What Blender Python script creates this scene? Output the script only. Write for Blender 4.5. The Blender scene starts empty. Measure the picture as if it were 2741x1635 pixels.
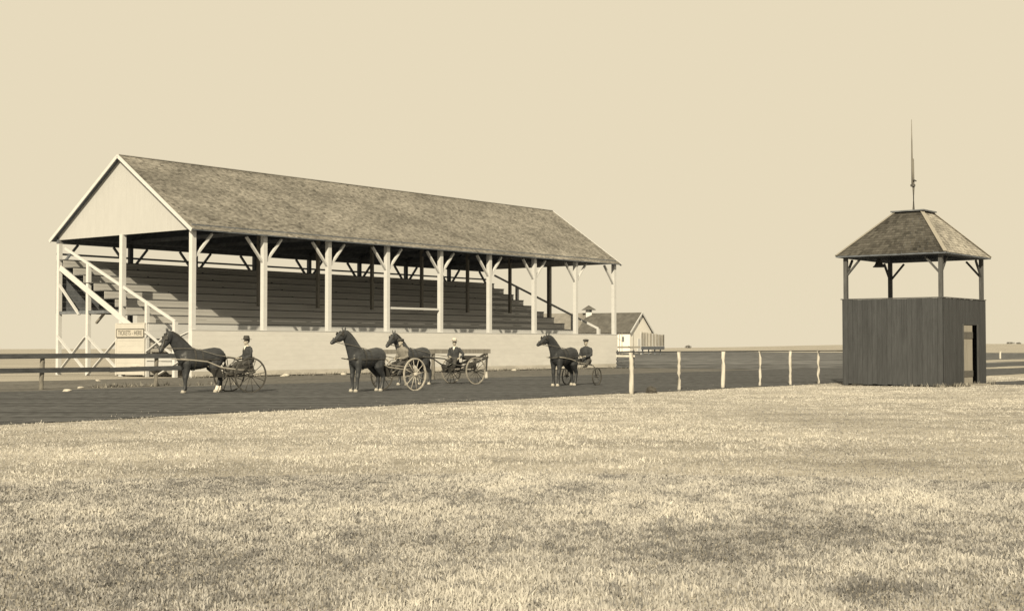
import bpy, math, random
import numpy as np
from mathutils import Vector, Matrix

random.seed(7)
np.random.seed(7)
R = math.radians
scene = bpy.context.scene
COL = scene.collection

# ------------------------------------------------------------------ camera
F_PX, PITCH, EYE, IMG_W, IMG_H = 3659.76, 0.02922, 1.6, 2741.0, 1635.0
cam_data = bpy.data.cameras.new("camera")
cam_data.sensor_fit = 'HORIZONTAL'
cam_data.sensor_width = 36.0
cam_data.lens = 36.0 * F_PX / IMG_W
cam_data.clip_start = 0.1
cam_data.clip_end = 6000
cam = bpy.data.objects.new("camera", cam_data)
COL.objects.link(cam)
cam.location = (0, 0, EYE)
cam.rotation_euler = (math.pi / 2 + PITCH, 0, 0)
scene.camera = cam

# ------------------------------------------------------------------ world, sun, exposure
SUN_AZ, SUN_EL = R(9.4), R(30.5)          # light travels towards this azimuth (right of +Y)
world = bpy.data.worlds.new("World")
scene.world = world
world.use_nodes = True
nt = world.node_tree
nt.nodes.clear()
w_out = nt.nodes.new("ShaderNodeOutputWorld")
w_bg = nt.nodes.new("ShaderNodeBackground")
w_sky = nt.nodes.new("ShaderNodeTexSky")
w_sky.sky_type = 'NISHITA'
w_sky.sun_disc = False
w_sky.sun_elevation = SUN_EL
w_sky.sun_rotation = SUN_AZ + math.pi
# keep looking just above the horizon even for directions slightly below it
w_tc = nt.nodes.new("ShaderNodeTexCoord")
w_sep = nt.nodes.new("ShaderNodeSeparateXYZ")
w_max = nt.nodes.new("ShaderNodeMath"); w_max.operation = 'MAXIMUM'; w_max.inputs[1].default_value = 0.03
w_cmb = nt.nodes.new("ShaderNodeCombineXYZ")
nt.links.new(w_tc.outputs["Generated"], w_sep.inputs[0])
nt.links.new(w_sep.outputs["X"], w_cmb.inputs["X"])
nt.links.new(w_sep.outputs["Y"], w_cmb.inputs["Y"])
nt.links.new(w_sep.outputs["Z"], w_max.inputs[0])
nt.links.new(w_max.outputs[0], w_cmb.inputs["Z"])
nt.links.new(w_cmb.outputs[0], w_sky.inputs["Vector"])
# an old plate records the whole sky as one overexposed tone: grey value, capped
w_bw = nt.nodes.new("ShaderNodeRGBToBW")
w_gain = nt.nodes.new("ShaderNodeMath"); w_gain.operation = 'MULTIPLY'; w_gain.inputs[1].default_value = 12.0
w_cap = nt.nodes.new("ShaderNodeMath"); w_cap.operation = 'MINIMUM'; w_cap.inputs[1].default_value = 1.0
w_tint = nt.nodes.new("ShaderNodeVectorMath"); w_tint.operation = 'SCALE'
w_tint.inputs[0].default_value = (6.06, 5.32, 3.86)
nt.links.new(w_sky.outputs[0], w_bw.inputs[0])
nt.links.new(w_bw.outputs[0], w_gain.inputs[0])
nt.links.new(w_gain.outputs[0], w_cap.inputs[0])
nt.links.new(w_cap.outputs[0], w_tint.inputs["Scale"])
nt.links.new(w_tint.outputs[0], w_bg.inputs["Color"])
w_bg.inputs["Strength"].default_value = 0.1
nt.links.new(w_bg.outputs[0], w_out.inputs["Surface"])

sun_data = bpy.data.lights.new("sun", 'SUN')
sun_data.energy = 5.0
sun_data.angle = R(0.55)
sun_data.color = (1.0, 0.86, 0.60)
sun = bpy.data.objects.new("sun", sun_data)
COL.objects.link(sun)
sun.location = (-20, -40, 60)
sun_dir = Vector((math.sin(SUN_AZ) * math.cos(SUN_EL), math.cos(SUN_AZ) * math.cos(SUN_EL), -math.sin(SUN_EL)))
sun.rotation_euler = sun_dir.to_track_quat('-Z', 'Y').to_euler()

scene.view_settings.view_transform = 'Standard'
scene.view_settings.look = 'None'
scene.view_settings.exposure = 0.40
scene.view_settings.gamma = 1.0
scene.view_settings.use_curve_mapping = False

# ------------------------------------------------------------------ site frame (u along the stand, v away behind it)
TH = 0.67146
C0 = Vector((-15.846, 67.727, 0))
UD = Vector((math.sin(TH), math.cos(TH), 0))
VD = Vector((-math.cos(TH), math.sin(TH), 0))
SITE_ROT = math.pi / 2 - TH
def uv(u, v, h=0.0):
    return C0 + UD * u + VD * v + Vector((0, 0, h))
def px2g(x, y):
    """photo pixel -> point on the flat ground"""
    a = (x - IMG_W / 2) / F_PX; b = -(y - IMG_H / 2) / F_PX
    c, s = math.cos(PITCH), math.sin(PITCH)
    d = Vector((a, c - b * s, s + b * c))
    t = -EYE / d.z
    return Vector((d.x * t, d.y * t, 0))

# ------------------------------------------------------------------ materials
def T(l, warm=1.0):
    """grey of luminance l, a little warm"""
    return (l, l * (1 - .05 * warm), l * (1 - .14 * warm), 1)
MATS = {}
def mat(name, base, var=.25, scale=4.0, stretch=(1, 1, 1), rough=.85, warm=1.0, bump=.0, obj_var=0.0,
        spots=0.0, spec=.25, detail=5.0):
    m = bpy.data.materials.new(name); m.use_nodes = True
    n = m.node_tree; b = n.nodes["Principled BSDF"]
    b.inputs["Roughness"].default_value = rough
    b.inputs["Specular IOR Level"].default_value = spec
    tc = n.nodes.new("ShaderNodeTexCoord")
    mp = n.nodes.new("ShaderNodeMapping"); mp.inputs["Scale"].default_value = stretch
    n.links.new(tc.outputs["Object"], mp.inputs["Vector"])
    nz = n.nodes.new("ShaderNodeTexNoise"); nz.inputs["Scale"].default_value = scale
    nz.inputs["Detail"].default_value = detail; nz.inputs["Roughness"].default_value = .65
    oi = n.nodes.new("ShaderNodeObjectInfo")
    ad = n.nodes.new("ShaderNodeVectorMath"); ad.operation = 'ADD'
    sc = n.nodes.new("ShaderNodeVectorMath"); sc.operation = 'SCALE'; sc.inputs[0].default_value = (37, 11, 23)
    n.links.new(oi.outputs["Random"], sc.inputs["Scale"])
    n.links.new(mp.outputs[0], ad.inputs[0]); n.links.new(sc.outputs[0], ad.inputs[1])
    n.links.new(ad.outputs[0], nz.inputs["Vector"])
    rp = n.nodes.new("ShaderNodeValToRGB")
    rp.color_ramp.elements[0].position = .3; rp.color_ramp.elements[0].color = T(base * (1 - var), warm)
    rp.color_ramp.elements[1].position = .7; rp.color_ramp.elements[1].color = T(min(.95, base * (1 + var)), warm)
    n.links.new(nz.outputs["Fac"], rp.inputs[0])
    col = rp.outputs[0]
    if spots > 0:
        n2 = n.nodes.new("ShaderNodeTexNoise"); n2.inputs["Scale"].default_value = scale * .23
        n2.inputs["Detail"].default_value = 6
        n.links.new(ad.outputs[0], n2.inputs["Vector"])
        r2 = n.nodes.new("ShaderNodeValToRGB")
        r2.color_ramp.elements[0].position = .35; r2.color_ramp.elements[0].color = (1 - spots,) * 3 + (1,)
        r2.color_ramp.elements[1].position = .62; r2.color_ramp.elements[1].color = (1, 1, 1, 1)
        n.links.new(n2.outputs["Fac"], r2.inputs[0])
        mx = n.nodes.new("ShaderNodeVectorMath"); mx.operation = 'MULTIPLY'
        n.links.new(col, mx.inputs[0]); n.links.new(r2.outputs[0], mx.inputs[1]); col = mx.outputs[0]
    if obj_var > 0:
        mr = n.nodes.new("ShaderNodeMapRange")
        mr.inputs["To Min"].default_value = 1 - obj_var; mr.inputs["To Max"].default_value = 1 + obj_var
        n.links.new(oi.outputs["Random"], mr.inputs["Value"])
        ml = n.nodes.new("ShaderNodeVectorMath"); ml.operation = 'SCALE'
        n.links.new(col, ml.inputs[0]); n.links.new(mr.outputs[0], ml.inputs["Scale"]); col = ml.outputs[0]
    n.links.new(col, b.inputs["Base Color"])
    if bump > 0:
        bp = n.nodes.new("ShaderNodeBump"); bp.inputs["Strength"].default_value = .6
        bp.inputs["Distance"].default_value = bump
        n.links.new(nz.outputs["Fac"], bp.inputs["Height"]); n.links.new(bp.outputs[0], b.inputs["Normal"])
    MATS[name] = m
    return m

mat('white_paint', .515, .04, 2.2, (1, 1, 4), .7, -.3, .002, .01, .04)
mat('wall_white', .565, .05, 1.4, (1, 1, 3), .75, .1, .002, .008, .05)
mat('wall_stained', .50, .10, 2.5, (.6, 1, 2), .8, .8, .002, .02, .28)
mat('booth_white', .45, .04, 1.4, (1, 3, 1), .75, .5, .002, .01, .04)
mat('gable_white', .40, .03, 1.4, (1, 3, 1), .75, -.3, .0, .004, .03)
mat('barn_white', .70, .05, 1.0, rough=.8, warm=.5)
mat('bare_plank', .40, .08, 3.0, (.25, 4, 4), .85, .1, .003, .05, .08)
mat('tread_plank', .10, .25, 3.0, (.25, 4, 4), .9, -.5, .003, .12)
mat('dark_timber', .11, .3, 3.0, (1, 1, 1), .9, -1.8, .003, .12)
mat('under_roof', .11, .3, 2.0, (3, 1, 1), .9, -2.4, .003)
mat('brown_post', .21, .25, 5, (3, 3, .4), .9, .9, .003, .1)
mat('tower_board', .050, .20, 4.5, (3, 3, .35), .9, -1.3, .004, .07, .15)
mat('tower_post', .07, .3, 5, (3, 3, .4), .9, -.6, .003, .1)
mat('door_wood', .26, .2, 5, (6, 6, .4), .85, 1.1, .003, .08)
mat('door_batten', .10, .25, 5, (1, 1, 3), .9, .7, .003, .1)
mat('fence_rail', .06, .35, 5, (.5, 3, 3), .9, -1.2, .004, .12)
mat('fence_post', .17, .25, 7, (3, 3, .7), .9, 1.0, .006, .12, .25)
mat('pale_post', .48, .12, 8, (3, 3, .6), .85, .8, .008, .06, .15)
mat('barn_roof', .09, .3, .8, (1, 1, 1), .9, .6, .0)
mat('barn_roof_pale', .17, .25, .8, (1, 1, 1), .9, .8, .0)
mat('pen_board', .17, .35, 2, (3, 3, .4), .9, .8, .0, .55)
mat('horse_coat', .029, .3, 6, (1, 1, 1), .5, -1.6, .002, spec=.35)
mat('coat_bay', .034, .3, 6, (1, 1, 1), .42, -1.6, .002, spec=.45)
mat('horse_hair', .03, .3, 20, (4, 4, 1), .7, .3)
mat('hoof', .36, .2, 10, rough=.7)
mat('sock', .62, .1, 20, rough=.8)
mat('leather', .04, .3, 20, rough=.45, warm=.4, spec=.4)
mat('leather_pale', .16, .3, 20, rough=.6, warm=1)
mat('cart_paint', .055, .3, 8, rough=.45, warm=.4, spec=.4)
mat('cart_pale', .26, .2, 8, rough=.6, warm=1)
mat('wheel_dark', .06, .3, 8, rough=.5, warm=.6)
mat('wheel_pale', .36, .2, 8, rough=.6, warm=1)
mat('iron', .06, .3, 12, rough=.5, warm=.2, spec=.5)
mat('skin', .33, .1, 20, rough=.6, warm=1.3)
mat('coat_dark', .038, .35, 9, rough=.9, warm=-1.2, bump=.004)
mat('coat_grey', .17, .25, 9, rough=.95, warm=.9, bump=.004)
mat('trousers', .055, .35, 9, rough=.95, warm=.3, bump=.004)
mat('shirt', .6, .1, 20, rough=.9)
mat('hat_dark', .05, .3, 12, rough=.9, warm=.3)
mat('hat_pale', .5, .12, 12, rough=.9)
mat('hatband', .04, .3, 12, rough=.8)
mat('boot', .04, .3, 12, rough=.5)
mat('sign_board', .42, .08, 12, rough=.7, warm=.9)
mat('sign_ink', .10, .2, 12, rough=.8, warm=.8)
mat('stone', .42, .25, 6, rough=.9, bump=.01)
mat('lump_dirt', .06, .4, 6, rough=.95, bump=.02)
mat('mast', .16, .25, 5, (3, 3, .3), .85, .8, .003)

def attr_mat(name, rough=.9, trans=.0):
    """colour comes from a per-shingle / per-blade colour attribute (age and species of the piece, brightness of a tower roof face)"""
    m = bpy.data.materials.new(name); m.use_nodes = True
    n = m.node_tree; b = n.nodes["Principled BSDF"]
    b.inputs["Roughness"].default_value = rough; b.inputs["Specular IOR Level"].default_value = .15
    at = n.nodes.new("ShaderNodeAttribute"); at.attribute_name = "tone"
    nz = n.nodes.new("ShaderNodeTexNoise"); nz.inputs["Scale"].default_value = 14; nz.inputs["Detail"].default_value = 4
    tc = n.nodes.new("ShaderNodeTexCoord"); n.links.new(tc.outputs["Object"], nz.inputs["Vector"])
    mr = n.nodes.new("ShaderNodeMapRange"); mr.inputs["To Min"].default_value = .7; mr.inputs["To Max"].default_value = 1.3
    n.links.new(nz.outputs["Fac"], mr.inputs["Value"])
    ml = n.nodes.new("ShaderNodeVectorMath"); ml.operation = 'SCALE'
    n.links.new(at.outputs["Color"], ml.inputs[0]); n.links.new(mr.outputs[0], ml.inputs["Scale"])
    n.links.new(ml.outputs[0], b.inputs["Base Color"])
    MATS[name] = m
    return m
attr_mat('shingle'); attr_mat('grass_blade')

def ground_mat(name, lo, hi, scale, stretch, rot, fine=9.0, warm=1.0, pos=(.36, .66), blot=None, bump=.03):
    m = bpy.data.materials.new(name); m.use_nodes = True
    n = m.node_tree; b = n.nodes["Principled BSDF"]
    b.inputs["Roughness"].default_value = .95; b.inputs["Specular IOR Level"].default_value = .1
    tc = n.nodes.new("ShaderNodeTexCoord")
    mp = n.nodes.new("ShaderNodeMapping"); mp.inputs["Rotation"].default_value = (0, 0, rot)
    mp.inputs["Scale"].default_value = stretch
    n.links.new(tc.outputs["Object"], mp.inputs[0])
    n1 = n.nodes.new("ShaderNodeTexNoise"); n1.inputs["Scale"].default_value = scale
    n1.inputs["Detail"].default_value = 8; n1.inputs["Roughness"].default_value = .62
    n.links.new(mp.outputs[0], n1.inputs["Vector"])
    n2 = n.nodes.new("ShaderNodeTexNoise"); n2.inputs["Scale"].default_value = fine; n2.inputs["Detail"].default_value = 5
    n.links.new(tc.outputs["Object"], n2.inputs["Vector"])
    mx = n.nodes.new("ShaderNodeMix"); mx.data_type = 'FLOAT'; mx.inputs["Factor"].default_value = .45
    n.links.new(n1.outputs["Fac"], mx.inputs["A"]); n.links.new(n2.outputs["Fac"], mx.inputs["B"])
    rp = n.nodes.new("ShaderNodeValToRGB")
    rp.color_ramp.elements[0].position = pos[0]; rp.color_ramp.elements[0].color = T(lo, warm)
    rp.color_ramp.elements[1].position = pos[1]; rp.color_ramp.elements[1].color = T(hi, warm)
    n.links.new(mx.outputs["Result"], rp.inputs[0])
    n.links.new(rp.outputs[0], b.inputs["Base Color"])
    bp = n.nodes.new("ShaderNodeBump"); bp.inputs["Strength"].default_value = .7; bp.inputs["Distance"].default_value = bump
    n.links.new(n2.outputs["Fac"], bp.inputs["Height"]); n.links.new(bp.outputs[0], b.inputs["Normal"])
    MATS[name] = m
    return m
ground_mat('prairie', .17, .42, .30, (.35, 1.6, 1), -SITE_ROT, 13.0, 1.1, (.38, .60))
ground_mat('track_dirt', .036, .112, .8, (.07, 2.4, 1), -SITE_ROT, 3.0, -.7, (.40, .62), bump=.05)
ground_mat('apron_dirt', .058, .185, .8, (.5, 1.5, 1), -SITE_ROT, 4.0, .5)
ground_mat('dark_soil', .034, .20, .10, (.16, 2.2, 1), -SITE_ROT, .55, -.6, (.42, .62))

# ------------------------------------------------------------------ mesh helpers
class MB:
    def __init__(s): s.v = []; s.f = []; s.tone = None
    def add(s, vs, fs):
        o = len(s.v); s.v.extend([tuple(a) for a in vs]); s.f.extend([tuple(i + o for i in f) for f in fs]); return s
    def box(s, x0, x1, y0, y1, z0, z1):
        return s.add([(x0, y0, z0), (x1, y0, z0), (x1, y1, z0), (x0, y1, z0), (x0, y0, z1), (x1, y0, z1), (x1, y1, z1), (x0, y1, z1)],
                     [(0, 3, 2, 1), (4, 5, 6, 7), (0, 1, 5, 4), (1, 2, 6, 5), (2, 3, 7, 6), (3, 0, 4, 7)])
    def beam(s, p, q, w, h, up=(0, 0, 1)):
        p, q = Vector(p), Vector(q); d = (q - p).normalized(); up = Vector(up)
        a = d.cross(up)
        if a.length < 1e-4: a = d.cross(Vector((1, 0, 0)))
        a.normalize(); b = a.cross(d).normalized()
        a *= w / 2; b *= h / 2
        vs = [p - a - b, p + a - b, p + a + b, p - a + b, q - a - b, q + a - b, q + a + b, q - a + b]
        return s.add(vs, [(0, 1, 2, 3)[::-1], (4, 5, 6, 7), (0, 1, 5, 4), (1, 2, 6, 5), (2, 3, 7, 6), (3, 0, 4, 7)])
    def tube(s, pts, rad, n=8, rad2=None, up=(0, 0, 1), cap=True):
        """loft of ellipses: rad = half width along the side axis, rad2 = along the upper axis"""
        pts = [Vector(p) for p in pts]
        if not hasattr(rad, '__len__'): rad = [rad] * len(pts)
        if rad2 is None: rad2 = rad
        elif not hasattr(rad2, '__len__'): rad2 = [rad2] * len(pts)
        rings = []
        for i, p in enumerate(pts):
            d = (pts[min(i + 1, len(pts) - 1)] - pts[max(i - 1, 0)]).normalized()
            a = d.cross(Vector(up))
            if a.length < 1e-3: a = d.cross(Vector((1, 0, 0)) if abs(d.x) < .9 else Vector((0, 1, 0)))
            a.normalize(); b = a.cross(d).normalized()
            rings.append([p + a * (rad[i] * math.cos(t)) + b * (rad2[i] * math.sin(t)) for t in [2 * math.pi * k / n for k in range(n)]])
        vs = [q for r in rings for q in r]; fs = []
        for i in range(len(pts) - 1):
            for k in range(n):
                fs.append((i * n + k, i * n + (k + 1) % n, (i + 1) * n + (k + 1) % n, (i + 1) * n + k))
        if cap:
            fs.append(tuple(range(n))[::-1]); fs.append(tuple((len(pts) - 1) * n + k for k in range(n)))
        return s.add(vs, fs)
    def ball(s, c, rx, ry, rz, n=10, m=7):
        c = Vector(c); vs = [c + Vector((0, 0, rz))]; fs = []
        for i in range(1, m):
            t = math.pi * i / m
            for k in range(n):
                a = 2 * math.pi * k / n
                vs.append(c + Vector((rx * math.sin(t) * math.cos(a), ry * math.sin(t) * math.sin(a), rz * math.cos(t))))
        vs.append(c - Vector((0, 0, rz)))
        for k in range(n): fs.append((0, 1 + k, 1 + (k + 1) % n))
        for i in range(m - 2):
            for k in range(n):
                fs.append((1 + i * n + k, 1 + (i + 1) * n + k, 1 + (i + 1) * n + (k + 1) % n, 1 + i * n + (k + 1) % n))
        e = len(vs) - 1
        for k in range(n): fs.append((e, 1 + (m - 2) * n + (k + 1) % n, 1 + (m - 2) * n + k))
        return s.add(vs, fs)
    def torus(s, c, r, w, t, n=40, axis='y'):
        """felloe of rectangular section: radius r (outer), w radial depth, t thickness along the axle"""
        c = Vector(c); vs = []; fs = []
        for k in range(n):
            a = 2 * math.pi * k / n
            for rr, yy in ((r, -t / 2), (r, t / 2), (r - w, t / 2), (r - w, -t / 2)):
                vs.append(c + Vector((rr * math.cos(a), yy, rr * math.sin(a))))
        for k in range(n):
            j = (k + 1) % n
            for e in range(4):
                fs.append((k * 4 + e, k * 4 + (e + 1) % 4, j * 4 + (e + 1) % 4, j * 4 + e))
        return s.add(vs, fs)
    def mesh(s, name, smooth=False):
        me = bpy.data.meshes.new(name); me.from_pydata(s.v, [], s.f); me.update()
        if smooth:
            me.polygons.foreach_set('use_smooth', [True] * len(me.polygons))
        return me

def obj(name, mb, material, parent=None, smooth=False):
    me = mb.mesh(name, smooth) if isinstance(mb, MB) else mb
    if material and not me.materials: me.materials.append(MATS[material])
    o = bpy.data.objects.new(name, me); COL.objects.link(o)
    if parent: o.parent = parent
    return o
def tag(o, label=None, cat=None, group=None, kind=None):
    if label: o['label'] = label
    if cat: o['category'] = cat
    if group: o['group'] = group
    if kind: o['kind'] = kind
    return o
def empty(name, loc, rz=0.0, label=None, cat=None, group=None):
    o = bpy.data.objects.new(name, None); COL.objects.link(o)
    o.empty_display_size = .3
    o.location = loc; o.rotation_euler = (0, 0, rz)
    return tag(o, label, cat, group)
def part(name, parent, material, *boxes):
    m = MB()
    for b in boxes: m.box(*b)
    return obj(name, m, material, parent)
def bpart(name, parent, material, p, q, w, h, up=(0, 0, 1)):
    return obj(name, MB().beam(p, q, w, h, up), material, parent)
def set_tone(me, cols):
    a = me.attributes.new("tone", 'FLOAT_COLOR', 'POINT')
    a.data.foreach_set('color', np.asarray(cols, dtype=np.float32).ravel())

# value noise for vegetation patches
def vnoise(x, y, seed=0):
    xi = np.floor(x).astype(np.int64); yi = np.floor(y).astype(np.int64)
    fx = x - xi; fy = y - yi; fx = fx * fx * (3 - 2 * fx); fy = fy * fy * (3 - 2 * fy)
    def h(a, b):
        n = (a * 374761393 + b * 668265263 + seed * 1442695041) & 0x7fffffff
        n = ((n ^ (n >> 13)) * 1274126177) & 0x7fffffff
        return ((n ^ (n >> 16)) & 0xffff) / 65535.0
    return (h(xi, yi) * (1 - fx) + h(xi + 1, yi) * fx) * (1 - fy) + (h(xi, yi + 1) * (1 - fx) + h(xi + 1, yi + 1) * fx) * fy
def fbm(x, y, seed=0, o=4):
    t = 0; a = .5; s = 0
    for i in range(o):
        t = t + a * vnoise(x * 2 ** i, y * 2 ** i, seed + i); s += a; a *= .55
    return t / s

# ================================================================== GROUND
def crest(az):
    """height of the far skyline, 800 m away, by bearing in degrees"""
    return np.interp(az, [-30, -19, 6, 9, 13.6, 19, 30], [-.5, -.3, .1, .6, 2.0, 2.5, 2.6])
def terrain(x, y):
    d = np.hypot(x, y); az = np.degrees(np.arctan2(x, y))
    s = np.clip((d - 330) / 470, 0, 1); s = s * s * (3 - 2 * s)
    z = s * crest(az)
    z = z + np.where(np.abs(az) < 40, (fbm(x * .012, y * .012, 3, 3) - .5) * .5 * np.clip((d - 400) / 300, 0, 1), 0)
    return z - np.clip((d - 830) / 100, 0, 30) * 1.5
def build_ground():
    rs = [0, 4, 8, 14, 22, 34, 50, 70, 95, 130, 180, 240, 300, 360, 430, 500, 570, 640, 700, 750, 800, 840, 900, 1000, 1300, 1800, 2600]
    azs = list(np.arange(-180, 180, 10.0)); azs = sorted(set([a for a in azs if abs(a) > 34] + list(np.arange(-34, 34.1, 0.8))))
    vs = [(0, 0, 0)]; fs = []
    n = len(azs)
    for r in rs[1:]:
        for a in azs:
            x, y = r * math.sin(R(a)), r * math.cos(R(a))
            vs.append((x, y, float(terrain(np.array([x]), np.array([y]))[0])))
    for k in range(n): fs.append((0, 1 + (k + 1) % n, 1 + k))
    for i in range(len(rs) - 2):
        for k in range(n):
            a, b = 1 + i * n + k, 1 + i * n + (k + 1) % n
            fs.append((a, b, b + n, a + n))
    m = MB(); m.add(vs, fs)
    o = obj('ground', m, 'prairie', smooth=True)
    return tag(o, kind='structure', label='dry prairie ground reaching out to the low skyline', cat='ground')
build_ground()

def sheet(name, outline, z, material, label, cat):
    """a flat strip given as two rows of points (near row, far row)"""
    a, b = outline; vs = [(p.x, p.y, z) for p in a] + [(p.x, p.y, z) for p in b]; n = len(a)
    fs = [(i, i + 1, n + i + 1, n + i) for i in range(n - 1)]
    o = obj(name, MB().add(vs, fs), material)
    return tag(o, label, cat, kind='structure')
def wob(v, amp, us, seed):
    return [uv(u, v + amp * (fbm(np.array([u * .35]), np.array([seed * 9.1]), seed, 4)[0] - .5) * 2) for u in us]
us = list(np.arange(-70, 151, 1.0))
sheet('dirt_apron', (wob(-12.5, .5, us[30:135], 5), wob(.9, .3, us[30:135], 6)), .004, 'apron_dirt',
      'trampled brown dirt strip between track and grandstand', 'dirt')
sheet('plowed_field', ([uv(u, -12) for u in np.arange(38, 300, 8.)], [uv(u, 40 + (u - 38) * .62) for u in np.arange(38, 300, 8.)]), .008,
      'dark_soil', 'dark broken soil beyond the end of the grandstand', 'field')
sheet('race_track', (wob(-29.2, .35, us, 1), wob(-11.6, .6, us, 2)), .012, 'track_dirt',
      'dark harrowed dirt race track running past the grandstand', 'track')
ru = list(np.arange(13.3, 110, 1.))
sheet('infield_path', (wob(-37.2, .5, ru, 8), wob(-34.2, .5, ru, 9)), .016, 'track_dirt',
      'dark worn strip in the infield right of the tower', 'path')
su = list(np.arange(44, 84, 1.)); sv = list(np.arange(80, 150, 2.))
sheet('sandy_strip', (wob(-22.2, .7, su, 10), wob(-19.6, .7, su, 11)), .020, 'prairie', 'pale sandy strip across the track right of the tower', 'strip')
sheet('sandy_strip', (wob(-9.5, 1.2, sv, 12), wob(-2.5, 1.2, sv, 13)), .020, 'prairie', 'farther pale strip in the dark field right of the tower', 'strip')

# ================================================================== GRANDSTAND
BAY, W, HE, HR, OFR, OVN = 4.633, 11.44, 7.61, 11.516, .40, .36
L = 8 * BAY
SL = (HR - HE) / (W / 2)
stand = empty('grandstand', C0, SITE_ROT, 'long white wooden grandstand with open front and big shingled gable roof', 'grandstand')
# --- posts and their diagonal braces
def stand_post(u, v, material, h1=7.40, h0=0.0, w=.25):
    return part('post', stand, material, (u - w / 2, u + w / 2, v - w / 2, v + w / 2, h0, h1))
def brace(p, q, material, w=.10, h=.15):
    return bpart('brace', stand, material, p, q, w, h, up=(0, 1, 0) if abs(p[1] - q[1]) < .01 else (1, 0, 0))
for i in range(9):
    u = i * BAY
    stand_post(u, 0, 'white_paint'); stand_post(u, W, 'white_paint' if i in (0,) else 'dark_timber', w=.22)  # back posts behind the near corner coloured dark to stand for shade
    for s in (-1, 1):
        if 0 <= u + s < L:
            brace((u + s * .10, 0, 5.95), (u + s * 1.2, 0, 7.2), 'white_paint')
        if 0 <= u + s < L + .5:
            brace((u + s * .1, W, 5.95), (u + s * 1.15, W, 7.15), 'dark_timber', .1, .14)  # back braces: shade put into the colour as well
    if 0 < i < 8:
        stand_post(u, W / 2, 'brown_post', 8.0, 3.85, .18)
stand_post(0, W / 2, 'white_paint', 7.40)
stand_post(L, W / 2, 'brown_post', 7.40)
for u in (0, L):
    m_ = 'white_paint'
    stand_post(u, 8.72, m_, 5.95, 0, .2); stand_post(u, 3.62, m_, 3.78, 0, .18); stand_post(u, 1.33, m_, 2.78, 0, .2)
# plates, tie beams, rafters
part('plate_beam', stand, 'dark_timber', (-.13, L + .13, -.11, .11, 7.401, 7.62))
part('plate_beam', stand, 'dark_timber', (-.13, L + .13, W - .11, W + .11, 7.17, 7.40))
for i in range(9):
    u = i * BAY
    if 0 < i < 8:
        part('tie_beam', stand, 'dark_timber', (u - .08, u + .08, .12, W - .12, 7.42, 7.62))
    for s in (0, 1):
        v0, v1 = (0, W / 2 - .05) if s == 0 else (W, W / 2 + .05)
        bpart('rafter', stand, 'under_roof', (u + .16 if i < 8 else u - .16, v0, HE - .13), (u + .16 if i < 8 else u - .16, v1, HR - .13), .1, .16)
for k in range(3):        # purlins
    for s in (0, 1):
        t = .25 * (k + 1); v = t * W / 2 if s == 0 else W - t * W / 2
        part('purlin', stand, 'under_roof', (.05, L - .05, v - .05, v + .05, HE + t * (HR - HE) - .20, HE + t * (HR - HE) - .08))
# --- roof deck and shingles
def roof_slab(name, side):
    m = MB(); v0, v1 = (-OFR, W / 2) if side == 0 else (W + OFR, W / 2)
    z0, z1 = HE - SL * OFR, HR
    x0, x1 = -OVN, L + OVN
    t = .05
    vs = [(x0, v0, z0), (x1, v0, z0), (x1, v1, z1), (x0, v1, z1)] + [(x0, v0, z0 - t), (x1, v0, z0 - t), (x1, v1, z1 - t), (x0, v1, z1 - t)]
    fs = [(0, 1, 2, 3), (4, 7, 6, 5), (0, 4, 5, 1), (1, 5, 6, 2), (2, 6, 7, 3), (3, 7, 4, 0)]
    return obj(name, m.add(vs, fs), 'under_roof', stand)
roof_f = roof_slab('roof', 0); roof_b = roof_slab('roof', 1)

def shingles(name, parent, A, B, Ctop, Dtop, expo, wmin, wmax, lum, seed, patch=.5, lift=.014):
    """courses of single shingles on the face A-B (eave) to D-C (top); joined, each with its own tone"""
    rnd = random.Random(seed)
    A, B, Cc, D = Vector(A), Vector(B), Vector(Ctop), Vector(Dtop)
    nrm = (B - A).cross(D - A).normalized()
    if nrm.z < 0: nrm = -nrm
    slope = ((Cc + D) / 2 - (A + B) / 2).length
    n = int(slope / expo) + 1
    m = MB(); tones = []
    for c in range(n):
        t0, t1 = c * expo / slope, min(1.0, (c * expo + expo * 1.25) / slope)
        if t0 >= .999: break
        l0, r0 = A.lerp(D, t0), B.lerp(Cc, t0); l1, r1 = A.lerp(D, t1), B.lerp(Cc, t1)
        w0 = (r0 - l0).length
        x = -rnd.random() * wmin
        while x < w0 - .01:
            w = rnd.uniform(wmin, wmax); xa, xb = max(0, x), min(w0, x + w - .006); x += w
            if xb - xa < .02: continue
            fa, fb = xa / w0, xb / w0
            dn = rnd.uniform(-.012, .012); up = lift + rnd.uniform(-.004, .012)
            dv = (l0 - l1).normalized() * dn if (l0 - l1).length > 1e-6 else Vector()
            p0, p1 = l0.lerp(r0, fa) + nrm * up + dv, l0.lerp(r0, fb) + nrm * up + dv
            p2, p3 = l1.lerp(r1, fb) + nrm * .004, l1.lerp(r1, fa) + nrm * .004
            q0, q1 = p0 - nrm * (up - .001), p1 - nrm * (up - .001)
            m.add([p0, p1, p2, p3, q0, q1], [(0, 1, 2, 3), (4, 5, 1, 0), (4, 0, 3), (1, 5, 2)])
            px, py = p0.x * .5 + p0.y * .3, p0.z * .9 + p0.y * .4
            pt = fbm(np.array([px]), np.array([py]), seed, 4)[0]
            g = lum * (1 + patch * (pt - .5) * 1.8) * rnd.uniform(.72, 1.28)
            if rnd.random() < .05: g *= .6
            tones += [T(g, .9)] * 6
    me = m.mesh(name); set_tone(me, tones)
    o = obj(name, me, 'shingle', parent); o['kind'] = 'stuff'
    return o
x0, x1, ze = -OVN, L + OVN, HE - SL * OFR
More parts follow.
